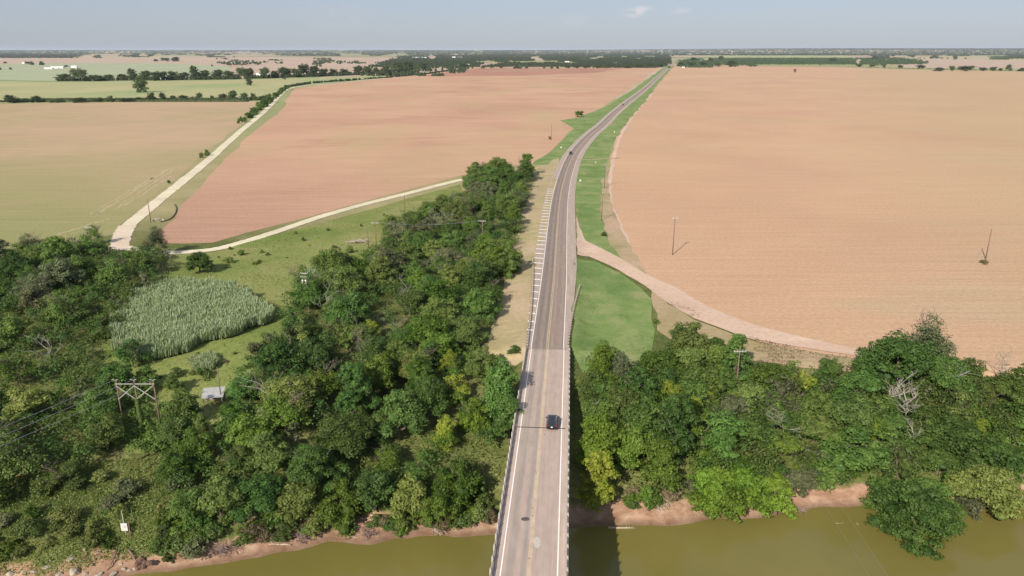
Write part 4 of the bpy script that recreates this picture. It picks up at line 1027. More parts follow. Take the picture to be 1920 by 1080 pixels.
weeds('slope_weeds', [SLOPE], 14000, .36, 1.1, 'bright', 'bright green vines low on the river slope', -13.2, thr=.1, seed=4)
weeds('verge_weeds', [VERGEW], 4000, .36, .35, 'under', 'darker tufts dotted over the slope beside the bridge end', thr=.2, seed=31)
weeds('verge_weeds', [VERGEW], 2500, .3, .25, 'dry', 'straw tufts dotted over the slope beside the bridge end', thr=.25, seed=41)
weeds('verge_weeds', [VERGEW], 6000, .34, .3, 'meadow', 'paler weeds dotted over the slope beside the bridge end', thr=.15)
VERGER = gp([(1084, 340), (1130, 335), (1132, 400), (1145, 450), (1185, 492), (1212, 520), (1180, 512), (1120, 470), (1088, 430)])
weeds('verge_weeds', [VERGER], 5000, .3, .2, 'meadow', 'paler tufts along the right verge', thr=0)
weeds('verge_weeds', [VERGEW], 11000, .26, .2, 'grass', 'grass blades on the slope beside the bridge end')
weeds('undergrowth', [WPOLY['left'], WPOLY['farleft'], WPOLY['right']], 26000, .7, 1.5, 'under', 'leafy undergrowth on the wood floor', -11.2)
BANKV = [(x_, float(waterline(x_)) + 8.5) for x_ in np.linspace(-70, 100, 40)] + [(x_, float(waterline(x_)) + 22) for x_ in np.linspace(100, -70, 40)]
weeds('undergrowth', [BANKV], 16000, .5, 1.0, 'olive', 'weeds along the top of the river banks', -12.2)


# ------------------------------------------------------------------ utility poles and wires
def z_at(x, y, py):
    _, dy, dz = ray(960, py); return HCAM + y / dy * dz
def utility_pole(base, h, label, arm=2.4, az=0.0, arms=(.35,), transformer=False, guy=None, r=.15, lean=0):
    x, y = base; g = tz(x, y); p = tag(empty('utility_pole', (x, y, g), az), label, 'utility pole', 'wooden utility poles')
    MB().tube([(0, 0, -.5), (0, 0, h * .5), (0, 0, h)], [r * 1.15, r, r * .8], 8).build('pole', POLEWOOD, p, True)
    for dz in arms:
        MB().box((0, -r - .02, h - dz), (arm, .13, .16)).build('crossarm', ARMWOOD, p)
        for s in (-.46, -.2, .2, .46):
            MB().tube([(s * arm, -r - .02, h - dz + .08), (s * arm, -r - .02, h - dz + .22), (s * arm, -r - .02, h - dz + .3)], [.04, .08, .05], 6).build('insulator', INSUL, p)
    if arms: MB().tube([(-arm * .3, -r - .02, h - arms[0] - .06), (0, -r - .02, h - arms[0] - .75), (arm * .3, -r - .02, h - arms[0] - .06)], .025, 4).build('brace', STEEL, p)
    if transformer:
        for s in (-.45, .45):
            t = MB().tube([(s, -.35, h - 2.9), (s, -.35, h - 2.0), (s, -.35, h - 1.92)], [.27, .27, .15], 10).build('transformer', WHITE, p)
            MB().tube([(s, -.35, h - 1.95), (s, -.35, h - 1.6)], [.05, .03], 5).build('bushing', INSUL, t)
    if guy: MB().tube([(0, 0, h * .82), (guy[0], guy[1], .1)], .02, 4).build('guy_wire', WIRE, p)
    return Vector((x, y, g + h))
def top_px(px, py, h):
    x, y = bpt(px, py, h); return (x, y)
pA = utility_pole(bpt(1261, 478), 13.2, 'tall brown pole with pale crossarm standing near left in the right field', 1.9)
pB = utility_pole(bpt(1848, 486), 10.5, 'bare brown pole with a weedy foot at the far right of the right field', 1.2, .9, (), guy=(-2.8, 2.5))
pC = utility_pole(bpt(1128, 414), 12.0, 'brown pole on the verge edge beside the highway, nearer of two', 1.7, 1.1)
pD = utility_pole(bpt(1133, 352), 12.0, 'brown pole on the verge edge beside the highway, farther of two', 1.7, 1.1)
pE = utility_pole(top_px(1388, 650, 11), 11, 'pole with white crossarm rising out of the right wood', 2.7, .1, (1.0,))
pF = utility_pole(top_px(570, 511, 10), 10, 'pole with double crossarm and white transformers in the meadow', 2.1, -.1, (.2, 1.2), True)
pG = utility_pole(top_px(703, 416, 10.5), 10.5, 'pole with pale crossarm beside the debris pile', 2.6, -.1)
pH = utility_pole(top_px(689, 430, 7), 7, 'short bare pole just left of the debris pile pole', 1, 0, ())
pI = utility_pole(top_px(758, 366, 9.5), 9.5, 'slim pole beside the gravel lane above the debris pile', 2.0, .2)
pJ = utility_pole(top_px(165, 424, 11), 11, 'pole with crossarm at the wood edge left of the gravel road', 2.4, -.2)
pK = utility_pole(bpt(1034, 257), 11, 'lone pole standing in the middle field left of the highway', 1.4, .4, ())
pL = utility_pole(bpt(283, 417), 9.5, 'slim pole beside the gravel road bend at its near end', 1.2, .2, ())
pM = utility_pole(top_px(407, 688, 8.5), 8.5, 'thin bare pole behind the tin roofed shed', 1, 0, (), r=.11)
pN = utility_pole(bpt(905, 470), 11.0, 'pole standing in the trees beside the hatched shoulder', 2.4, -.1)
def wire(a, b_, sag, label, r=.022, group='power lines'):
    a = Vector(a); b_ = Vector(b_); pts = []
    for i in range(25):
        t = i / 24; p = a.lerp(b_, t); p.z -= sag * 4 * t * (1 - t); pts.append(p)
    tag(MB().tube(pts, r, 4).build('power_line', WIRE), label, 'wire', group)
for i, o in enumerate((-1.1, 0, 1.1)):
    wire(pG + Vector((o, 0, -.1)), pN + Vector((o, 0, -.1)), 1.2, f"{('left', 'middle', 'right')[i]} wire from the debris pile pole into the roadside trees", .014)
wire(pG, pI, .8, 'wire from the debris pile pole up to the gravel lane pole'); wire(pF, pG, 1.2, 'wire from the transformer pole to the debris pile pole')
wire(pC, pD, .8, 'wire between the two poles on the verge')
for i, o in enumerate((-1.2, 1.2)):
    wire(pE + Vector((o, 0, -.9)), (48 + o, -40, 6), 6, f"{('left', 'right')[i]} wire from the right wood pole over the river", .008)

# three pole frame with crossed braces
def three_pole_frame():
    Yf = 132.0
    x0 = bp(217, 712, 8.3)[0] * 1.0
    c = bpt(262, 812, 0); fr = tag(empty('power_pylon', (c[0], c[1], tz(*c))), 'weathered three pole power frame with crossed white braces among dark trees', 'power pylon')
    g = tz(*c); tops = []
    for px, bx in ((217, 226), (251, 260), (287, 299)):
        z = z_at(0, c[1], 713); d = depth(0, c[1], z); tx = (px - 960) / FPX * d
        tops.append((tx - c[0], z - g))
    zt = tops[0][1]
    for i, (tx, z) in enumerate(tops):
        m = MB().tube([(tx, 0, -1), (tx, 0, zt * .5), (tx, 0, zt)], [.15, .13, .10], 8)
        if i == 1:
            pl = m.build('pole', POLEWOOD, fr, True); ch = []
            n = 900; a = rng.uniform(0, 6.28, n); hh = rng.uniform(0, .68, n) * zt; rr = .32 + .5 * np.maximum(0, .5 - hh / zt) + .1 * rng.random(n)
            pos = np.stack([tx + np.cos(a) * rr, np.sin(a) * rr, hh], 1); nr = np.stack([np.cos(a), np.sin(a), np.full(n, .4)], 1)
            link('vine', quads_mesh('vine', [cards(pos, nr, .34 * rng.uniform(.6, 1.3, n), rng.uniform(.2, .9, n))]), LEAF['olive'], fr)
        else: m.build('pole', POLEWOOD, fr, True)
        for s in (-1, 1):
            MB().tube([(tx, 0, zt - .1), (tx + s * .35, -.2, zt + .25), (tx + s * .6, -.3, zt + .3)], [.06, .05, .04], 5).build('insulator', INSUL, fr)
    for (a, b_) in ((0, 1), (1, 2)):
        xa, xb = tops[a][0], tops[b_][0]
        MB().box(((xa + xb) / 2, -.16, zt - .7), (xb - xa + .3, .1, .13)).build('crossarm', ARMWOOD, fr)
        for k_ in (0, 1):
            p = Vector((xa if k_ else xb, -.24 - .07 * k_, zt - 1.0)); q = Vector((xb if k_ else xa, -.24 - .07 * k_, zt - 3.9))
            MB().tube([p, q], .085, 4).build('brace', ARMWOOD, fr)
    return fr.location, tops, zt
floc, ftops, fzt = three_pole_frame()
for i, (tx, z) in enumerate(ftops):
    wire(floc + Vector((tx, 0, fzt + .2)), (-165 + tx * 1.2, 5, 10), 5, f"{('left', 'middle', 'right')[i]} high wire from the three pole frame toward the lower left", .03)

# ------------------------------------------------------------------ shed, debris, culvert, sign
sx_, sy_ = bpt(400, 737, 2.4)
shed = tag(empty('shed', (sx_, sy_, tz(sx_, sy_)), .18), 'small open shed with a weathered tin roof in the meadow clearing', 'shed')
for s in (-1, 1):
    for t_ in (-1, 1): MB().box((s * 1.8, t_ * 1.3, 1.15), (.14, .14, 2.3)).build('post', OLDWOOD, shed)
for i in range(4):
    me = MB().box((0, 0, 0), (1.06, 3.5, .04)).mesh('roof_panel'); me.materials.append(TIN); o = link('roof_panel', me, None, shed)
    o.location = (-1.62 + i * 1.08, 0, 2.5 + .03 * (i % 2)); o.rotation_euler = (math.radians(14), 0, math.radians(random.uniform(-1, 1)))
    for k_ in range(3): pass
m = MB(); m.box((0, 1.3, 1.2), (3.6, .06, 1.7)); m.build('back_wall', OLDWOOD, shed)
dx_, dy_ = bpt(668, 456)
deb = tag(empty('debris_pile', (dx_, dy_, tz(dx_, dy_))), 'heap of grey boards and fallen branches at the edge of the meadow', 'debris pile')
for i in range(16):
    me = MB().box((0, 0, 0), (random.uniform(2.2, 5), random.uniform(.2, .5), .08)).mesh('board'); me.materials.append(random.choice([OLDWOOD, DEADWOOD, DRIFT])); o = link('board', me, None, deb)
    o.location = (random.uniform(-3.4, 3.4), random.uniform(-1.6, 1.6), .3 + random.uniform(0, .9)); o.rotation_euler = (random.uniform(-.3, .3), random.uniform(-.25, .25), random.uniform(-.6, .6))
cx_, cy_ = bpt(296, 413)
cul = tag(empty('culvert', (cx_, cy_, tz(cx_, cy_)), .5), 'pale concrete culvert head beside the gravel road bend', 'culvert')
MB().box((0, 0, .4), (2.8, .4, .9)).build('headwall', CONC, cul); MB().tube([(0, -.5, .35), (0, .5, .35)], .5, 10).build('pipe', CONCD, cul)
for s in (-1, 1): MB().box((s * 1.9, -.8, .2), (.3, 1.7, .6), Matrix.Rotation(s * .5, 3, 'Z')).build('wing_wall', CONC, cul)
hedge_pts = [bp(x, y, FLAT) for x, y in [(301, 417), (318, 412), (328, 402), (331, 392), (328, 384)]]
tag(MB().tube([(x, y, FLAT + .15) for x, y in ribbon_pts(hedge_pts, n=4)], .28, 6).build('soil_ridge', BROWNROCK), 'dark curved soil ridge beside the culvert', kind='structure')

sgx, sgy = bpt(236, 1004)
sg = tag(empty('river_sign', (sgx, sgy, tz(sgx, sgy)), -.12), 'white rectangular river sign board on a leaning pale post', 'sign'); sg.rotation_euler = (math.radians(-8), math.radians(-7), -.1)
MB().tube([(0, .1, -.4), (0, .1, 4.3)], .07, 6).build('post', ARMWOOD, sg)
bd = MB().box((0, 0, 1.5), (1.15, .06, 1.35)).build('sign_board', SIGNP, sg)
MB().box((.05, -.04, 1.62), (.5, .02, .10)).build('marking', STEEL, bd); MB().box((.1, -.04, 1.4), (.34, .02, .10)).build('marking', STEEL, bd)
MB().tube([(.75, .1, -.3), (.8, .15, 2.2)], .09, 6).build('brace_post', POLEWOOD, sg)

# small road signs along the highway
def road_sign(px, py, label, hs=1.5):
    x, y = bpt(px, py, 1.6); r_ = tag(empty('road_sign', (x, y, tz(x, y))), label, 'sign', 'small white signs along the highway')
    MB().tube([(0, 0, 0), (0, 0, 1.4)], .05, 6).build('post', STEEL, r_); MB().box((0, -.07, 1.5), (hs * .6, .04, hs * .6), Matrix.Rotation(math.radians(-12), 3, 'X')).build('panel', SIGNP, r_)
road_sign(1052, 276, 'small white sign on the left verge by the curve'); road_sign(1088, 338, 'small white sign on the right verge below the field entrance'); road_sign(1152, 247, 'small white sign on the right verge far up the curve'); road_sign(1117, 304, 'tiny white marker by the field entrance', 1.0)

# ------------------------------------------------------------------ river bank things
def rock(px, py, s, label):
    m = MB(); m.ico((0, 0, 0), s, 2, (1, random.uniform(.6, .9), random.uniform(.45, .65)), .14); x, y = bpt(px, py)
    o = m.build('rock', ROCK); o.location = (x, y, tz(x, y) + s * .12); o.rotation_euler = (random.uniform(-.2, .2), 0, random.uniform(0, 6)); tag(o, label, 'rock', 'pale rocks on the lower left bank')
RK = []
for i, (px, py, s) in enumerate([(160, 1028, .75), (133, 1048, .8), (88, 1064, .9), (140, 1071, 1.25), (63, 1073, .7), (185, 1078, 1.0), (213, 1076, 1.0), (186, 1035, .55), (20, 1076, .9), (45, 1072, .6), (232, 1067, .6), (243, 1070, .5), (112, 1076, .8), (226, 1058, .45), (254, 1066, .5), (160, 1076, .6), (97, 1050, .4), (5, 1040, .5)]):
    s *= .8; m = MB(); m.ico((0, 0, 0), s, 2, (1, random.uniform(.5, .9), random.uniform(.35, .6)), .24); x, y = bpt(px, py)
    o = m.build('rock', ROCK); o.location = (x, y, tz(x, y) + s * .05); o.rotation_euler = (random.uniform(-.2, .2), 0, random.uniform(0, 6)); tag(o, None, 'rock', 'pale rocks on the lower left bank'); RK.append((o, 'pale rock on the lower left river bank', x, y))
ordinal_labels(RK)
def log(p0, p1, r, label, mat=None, z0=.15, z1=.15, name='log'):
    a = bpt(*p0); b_ = bpt(*p1); A = Vector((a[0], a[1], max(tz(*a), -14.05) + z0)); B = Vector((b_[0], b_[1], max(tz(*b_), -14.05) + z1)); m = MB(); pts = [A.lerp(B, t) + Vector((random.uniform(-.12, .12), random.uniform(-.12, .12), random.uniform(-.05, .1))) for t in (0, .25, .5, .75, 1)]
    m.tube(pts, [r, r * .95, r * .8, r * .6, r * .35], 7)
    for _ in range(3):
        t = random.uniform(.3, .9); s = A.lerp(B, t); m.tube([s, s + Vector((random.uniform(-.8, .8), random.uniform(-.8, .8), random.uniform(.1, .7)))], [r * .35, r * .12], 4)
    tag(m.build(name, mat or DRIFT, None, True), label, 'log')
log((222, 1036), (201, 1072), .17, 'dark straight log leaning on the clay bank below the river sign', POLEWOOD, .6, .1)
log((243, 1036), (262, 1064), .19, 'dark short log leaning right below the river sign', POLEWOOD, .6, .1)
log((545, 1023), (506, 1022), .16, 'pale thin log at the water edge below the left wood')
log((384, 1008), (408, 1022), .16, 'pale branch lying above the left brush pile')
log((1140, 991), (1192, 994), .2, 'pale log at the waterline right of the bridge shadow')
log((1200, 934), (1238, 962), .2, 'long bleached log lying down the right bank')
log((1222, 940), (1252, 966), .12, 'thin bleached pole right of the long bleached log')
log((1232, 925), (1262, 950), .12, 'grey branch on the slope above the bleached logs')
log((655, 998), (700, 985), .12, 'dark branch in the clay gully on the left bank', POLEWOOD)
log((642, 1003), (672, 1010), .1, 'grey stick beside the clay gully')
log((1310, 905), (1330, 925), .12, 'pale stick on the sandy slope of the right bank')
log((1565, 993), (1578, 994), .08, 'small pale stick floating on the river', None, .02, .02, 'floating_stick'); log((1604, 992), (1606, 998), .09, 'tiny pale stub floating right of the floating stick', None, .05, .02, 'floating_stick')
def brush(px, py, w, h, label, mat=None, n=70):
    x, y = bpt(px, py); m = MB()
    for _ in range(n):
        a = random.uniform(0, 6.28); c = Vector((random.gauss(0, w * .3), random.gauss(0, w * .2), random.uniform(0, h * .6))); d = Vector((math.cos(a), math.sin(a), random.uniform(-.4, .5))) * random.uniform(.6, 1.7)
        m.tube([c - d * .5, c + Vector((0, 0, .15)), c + d * .5], [.05, .04, .015], 3, False)
    o = m.build('brush_pile', mat or DRIFT); o.location = (x, y, max(tz(x, y), -13.9) + .1); tag(o, label, 'brush pile', 'brush piles at the waterline'); return o
TWIG = plain('grey_twigs', c3(.24, .17, .14), .9, var=.3)
brush(415, 1035, 3.6, 1.8, 'purple grey heap of twigs at the waterline, the largest', TWIG, 150); brush(568, 1012, 3.2, 1.6, 'grey twig heap at the foot of the left bank bulge', TWIG, 120); brush(690, 1003, 2.2, .9, 'thin twigs lying in the clay gully', TWIG)
brush(825, 998, 2.0, .9, 'pale twig heap near the left side of the bridge', DRIFT); brush(1235, 950, 3.4, .9, 'pale driftwood scatter under the bleached logs', DRIFT, 60); brush(1500, 990 - 30, 1.6, .6, 'small twig heap on the right sand bank', TWIG, 30)
brush(1730, 1000, 3.0, 1.0, 'pale bare twigs hanging at the water under the overhanging tree', DEADWOOD, 60); brush(1675, 855, 3.0, 1.5, 'reddish brown dead brush inside the right wood', DRIFT, 80)
# broken clay bluff below the sign
m = MB(); x, y = bpt(262, 1062)
for _ in range(9): m.ico((random.uniform(-1.8, 1.2), random.uniform(-.8, 1.2), random.uniform(-.4, .9)), random.uniform(.5, 1.1), 1, (1, .8, .8), .2)
o = m.build('clay_bluff', BROWNROCK); o.location = (x + .8, y + .2, tz(x, y) + .1); tag(o, 'dark broken clay bluff at the water below the river sign', 'clay bluff')

# ------------------------------------------------------------------ vehicles
def car_mesh_parts(paint):
    """sport utility vehicle, nose along +Y, about 4.9 x 2.0 x 1.75 m"""
    P = {}
    def loft(sections, nm, mat):
        bm = bmesh.new(); rings = []
        for yv, w, z0, z1, ch in sections:
            pts = [(-w + ch, z0), (w - ch, z0), (w, z0 + ch), (w, z1 - ch * 1.6), (w - ch * 1.6, z1), (-w + ch * 1.6, z1), (-w, z1 - ch * 1.6), (-w, z0 + ch)]
            rings.append([bm.verts.new((px_, yv, pz)) for px_, pz in pts])
        for a, b_ in zip(rings, rings[1:]):
            for i in range(8): bm.faces.new((a[i], b_[i], b_[(i + 1) % 8], a[(i + 1) % 8]))
        bm.faces.new(rings[0]); bm.faces.new(rings[-1][::-1]); bmesh.ops.recalc_face_normals(bm, faces=bm.faces)
        me = bpy.data.meshes.new(nm); bm.to_mesh(me); bm.free(); me.materials.append(mat); return me
    P['body'] = [loft([(-2.42, .86, .42, .95, .06), (-2.30, .97, .32, 1.06, .08), (-1.5, 1.0, .28, 1.08, .09), (0, 1.0, .28, 1.06, .09), (1.0, .99, .28, 1.04, .09), (1.25, .97, .28, 1.02, .1), (2.05, .94, .32, .92, .1), (2.38, .82, .42, .80, .08)], 'body', paint)]
    cab = bmesh.new()
    lo = [(-2.28, .90), (-1.9, .93), (.55, .92), (1.05, .88)]; hi = [(-2.02, .70), (-1.7, .74), (.15, .73), (.28, .70)]
    z0, z1 = 1.03, 1.72
    L_ = [cab.verts.new((s * w, yv, z0)) for yv, w in lo for s in (-1, 1)]; H_ = [cab.verts.new((s * w, yv, z1 - (.05 if i in (0, 3) else 0))) for i, (yv, w) in enumerate(hi) for s in (-1, 1)]
    for i in range(3):
        cab.faces.new((L_[2*i], L_[2*i+2], H_[2*i+2], H_[2*i])); cab.faces.new((L_[2*i+3], L_[2*i+1], H_[2*i+1], H_[2*i+3])); cab.faces.new((H_[2*i], H_[2*i+2], H_[2*i+3], H_[2*i+1]))
    cab.faces.new((L_[0], H_[0], H_[1], L_[1])); cab.faces.new((L_[6], L_[7], H_[7], H_[6])); bmesh.ops.recalc_face_normals(cab, faces=cab.faces)
    me = bpy.data.meshes.new('cabin'); cab.to_mesh(me); cab.free(); me.materials.append(paint); P['cabin'] = [me]
    def quad(nm, pts, mat):
        m_ = MB(); m_.poly(pts); me_ = m_.mesh(nm); me_.materials.append(mat); return me_
    P['rear_window'] = [quad('rear_window', [(-.76, -2.262, 1.12), (.76, -2.262, 1.12), (.64, -2.062, 1.62), (-.64, -2.062, 1.62)], GLASS)]
    P['windshield'] = [quad('windshield', [(.80, .99, 1.12), (-.80, .99, 1.12), (-.66, .37, 1.62), (.66, .37, 1.62)], GLASS)]
    P['sunroof'] = [quad('sunroof', [(-.48, -1.3, 1.728), (.48, -1.3, 1.728), (.48, -.1, 1.728), (-.48, -.1, 1.728)], GLASS)]
    sw = []
    for s in (-1, 1):
        for a, b_ in ((-1.85, -1.1), (-1.0, -.2), (-.1, .55)):
            def P3(yv, f): 
                w = .93 - (.93 - .735) * f; return (s * (w + .012), yv, 1.03 + .69 * f)
            top_b = min(b_, .28) if b_ > .3 else b_
            sw.append(quad('side_window', [P3(a, .12), P3(b_, .12), P3(top_b - .02, .86), P3(a + (.1 if a < -1.5 else 0), .86)], GLASS))
    P['side_window'] = sw
    def box(nm, c, sz, mat): m_ = MB(); m_.box(c, sz); me_ = m_.mesh(nm); me_.materials.append(mat); return me_
    P['tail_lamp'] = [box('tail_lamp', (s * .82, -2.34, .92), (.2, .12, .3), TAIL) for s in (-1, 1)]
    P['headlamp'] = [box('headlamp', (s * .66, 2.33, .72), (.32, .1, .14), HEADL) for s in (-1, 1)]
    P['bumper'] = [box('bumper', (0, -2.44, .5), (1.7, .12, .24), BLACK), box('bumper', (0, 2.38, .45), (1.6, .12, .2), BLACK)]
    P['number_plate'] = [box('number_plate', (0, -2.5, .75), (.34, .02, .17), WHITE)]
    P['mirror'] = [box('mirror', (s * 1.1, .62, 1.12), (.2, .14, .16), BLACK) for s in (-1, 1)]
    P['roof_rail'] = [box('roof_rail', (s * .68, -.8, 1.755), (.05, 1.9, .05), CHROME) for s in (-1, 1)]
    return P
def car(px, py, label, paint, rz, detail=True):
    x, y = bp(px, py, 0)
    for _ in range(4): x, y = bp(px, py, float(road_z(y)))
    c = tag(empty('car', (x, y, float(road_z(y)) + .02), rz), label, 'car')
    for nm, meshes in car_mesh_parts(paint).items():
        for me in meshes: link(nm, me, None, c)
    for sx2 in (-.9, .9):
        for sy2 in (-1.45, 1.45):
            w = MB().tube([(sx2 - .12, sy2, .36), (sx2 + .12, sy2, .36)], .36, 16).build('wheel', RUBBER, c)
            s = 1 if sx2 > 0 else -1
            MB().tube([(sx2 + s * .10, sy2, .36), (sx2 + s * .135, sy2, .36)], .22, 12).build('rim', CHROME, w)
    return c
car(1035, 796, 'black sport utility vehicle driving away on the bridge deck', paintmat('black_car_paint', c3(.02, .02, .024)), -math.atan(BD))
def heading(y): return -math.atan2(float(road_x(y + 10) - road_x(y - 10)), 20)
yy_ = bp(1072, 289, -1)[1]; car(1070, 289, 'dark car on the highway curve coming toward the bridge', paintmat('dark_car_paint', c3(.03, .028, .03)), heading(yy_) + math.pi)
yy_ = bp(1168, 196, -1)[1]; car(1168, 197, 'small grey car far up the highway', paintmat('grey_car_paint', c3(.10, .08, .08)), heading(yy_) + math.pi)
# weeds round the foot of the field pole


# ------------------------------------------------------------------ farther trees, woods, barns and water towers
def far_proto(R, H, loose, seed):
    random.seed(seed); me = crown_mesh('crown', R, H, .1, 9, 1500, .85, loose=loose); me.materials.append(LEAF['far']); return me
FARP = [far_proto(5, 8, .3, s) for s in range(4)]
FTREES = []
def far_tree(px, py, w, h, lab, col='far', group=None, bush=False):
    x, y = bp(px, py, FLAT); d = depth(x, y, FLAT); wm = w / FPX * d; hm = h / FPX * d / .98
    o = link('bush' if bush else 'field_tree', random.choice(FARP), None); o.location = (x, y, FLAT - .1)
    o.scale = (wm / 10.2, wm / 10.2 * random.uniform(.6, .8), hm / 8.0); o.rotation_euler = (0, 0, random.choice([0, math.pi]) + random.uniform(-.2, .2))
    if col != 'far': o.material_slots[0].link = 'OBJECT'; o.material_slots[0].material = LEAF[col]
    tag(o, None, 'bush' if bush else 'tree', group); FTREES.append((o, lab, x, y)); return o
for q in [(20, 193, 38, 15), (68, 192, 23, 14), (48, 192, 14, 8), (105, 192, 32, 8), (150, 192, 42, 9), (185, 191, 30, 9), (208, 191, 19, 13), (240, 191, 32, 8), (285, 190, 24, 18), (305, 190, 18, 16), (262, 190, 22, 9), (325, 189, 18, 10), (345, 189, 26, 12), (361, 189, 14, 9), (374, 188, 17, 16), (398, 188, 14, 10), (418, 188, 22, 14), (438, 188, 26, 18), (458, 188, 20, 16), (475, 188, 18, 15), (494, 188, 22, 10)]:
    far_tree(*q, f"{'rounded' if q[3] > 11 else 'low'} dark green tree in the hedgerow behind the tan field", group='hedgerow trees behind the tan field')
for q in [(458, 229, 15, 11), (467, 222, 16, 13), (476, 214, 18, 15), (486, 207, 20, 16), (496, 200, 22, 18), (505, 192, 22, 18), (517, 182, 15, 10), (528, 173, 13, 9), (537, 166, 11, 8), (447, 232, 8, 6)]:
    far_tree(*q, 'dark tree tight along the upper gravel road', 'deep', 'trees along the gravel road')
for q in [(120, 151, 36, 14), (150, 152, 42, 24), (180, 152, 34, 12), (205, 151, 32, 11), (230, 150, 30, 11), (248, 149, 26, 20), (275, 150, 34, 17), (300, 151, 38, 18), (325, 150, 34, 18), (345, 149, 30, 15), (365, 149, 26, 25), (385, 148, 34, 16), (410, 147, 34, 16), (430, 147, 32, 16), (455, 147, 28, 21), (470, 146, 22, 18), (497, 147, 24, 23), (515, 146, 24, 13), (535, 145, 34, 21), (555, 145, 28, 16), (570, 144, 26, 25), (590, 144, 32, 20), (607, 143, 22, 15), (625, 142, 28, 14), (645, 141, 30, 13), (672, 140, 24, 19), (690, 140, 22, 17), (705, 138, 18, 11), (724, 142, 30, 22), (745, 136, 34, 19), (766, 136, 32, 20), (782, 137, 20, 14), (795, 134, 15, 18), (806, 135, 10, 8)]:
    far_tree(*q, f"{'tall' if q[3] > 19 else 'rounded'} green tree in the long treeline across the pasture", group='trees of the long treeline')
far_tree(267, 173, 38, 29, 'lone dark tree standing in the yellow pasture before the long treeline')
far_tree(467, 160, 17, 15, 'small lone round tree in the pasture right of the larger lone tree')
far_tree(1086, 219, 20, 12, 'single dark bush at the field corner left of the highway', 'deep', bush=True)
far_tree(388, 292, 13, 14, 'small round tree beside the gravel road bend, the right of the pair', 'deep')
far_tree(378, 296, 11, 12, 'small round tree beside the gravel road bend, the left of the pair', 'deep')
far_tree(317, 344, 8, 8, 'little bush left of the gravel road', 'deep', bush=True)
far_tree(533, 149, 9, 5, 'tiny bush in the pasture below the long treeline', bush=True)
far_tree(1490, 136, 6, 7, 'tiny brown tree alone in the far right field', 'dry')
for q in [(872, 127, 30, 7), (905, 128, 9, 6), (922, 128, 9, 6), (940, 128, 9, 7), (969, 128.5, 22, 7), (987, 128.5, 7, 5), (1020, 128.5, 6, 5), (1035, 128.5, 7, 5), (1046, 128.5, 7, 6), (1064, 128, 14, 5), (1080, 128, 16, 6), (1100, 128, 22, 6), (1122, 128, 18, 6), (1136, 128, 12, 5), (1160, 127.5, 8, 5), (1176, 127.5, 18, 7), (1198, 127, 20, 7), (1218, 126.5, 22, 8), (1238, 126, 14, 8)]:
    far_tree(*q, 'dark bush at the middle field top', group='bushes at the far edge of the middle field', bush=True)
for q in [(1610, 125, 15, 5), (1636, 125.5, 15, 5), (1658, 126.5, 6, 6), (1687, 128, 13, 7), (1725, 128, 20, 7), (1760, 133.5, 26, 7), (1784, 133, 13, 10), (1812, 133, 36, 10), (1842, 133, 18, 7), (1862, 133, 16, 8), (1876, 133, 10, 6), (1891, 132, 15, 11), (1916, 133.5, 18, 7)]:
    far_tree(*q, 'dark bush topping the right field', group='bushes along the top of the right field', bush=True)
for q in [(1276, 124, 20, 9), (1296, 125, 24, 10), (1318, 124, 18, 8), (1345, 125, 16, 8), (1372, 125, 26, 11), (1300, 114, 20, 7), (1331, 116, 12, 9), (1352, 113, 16, 8), (1560, 116, 18, 8), (1640, 112, 18, 8), (1790, 112, 10, 8)]:
    far_tree(*q, 'green tree clump beyond the right field by the highway', group='tree clumps beyond the right field')
for q in [(10, 119, 8, 4), (52, 121, 14, 6), (60, 122, 10, 7), (78, 122, 12, 8), (20, 131, 7, 5), (1, 131, 6, 5), (124, 126, 10, 4), (292, 115, 12, 5), (310, 115, 20, 7), (330, 115, 22, 8)]:
    far_tree(*q, 'tiny tree dotted over the pale pasture at upper left', group='tiny trees on the pale pasture')
ordinal_labels(FTREES)

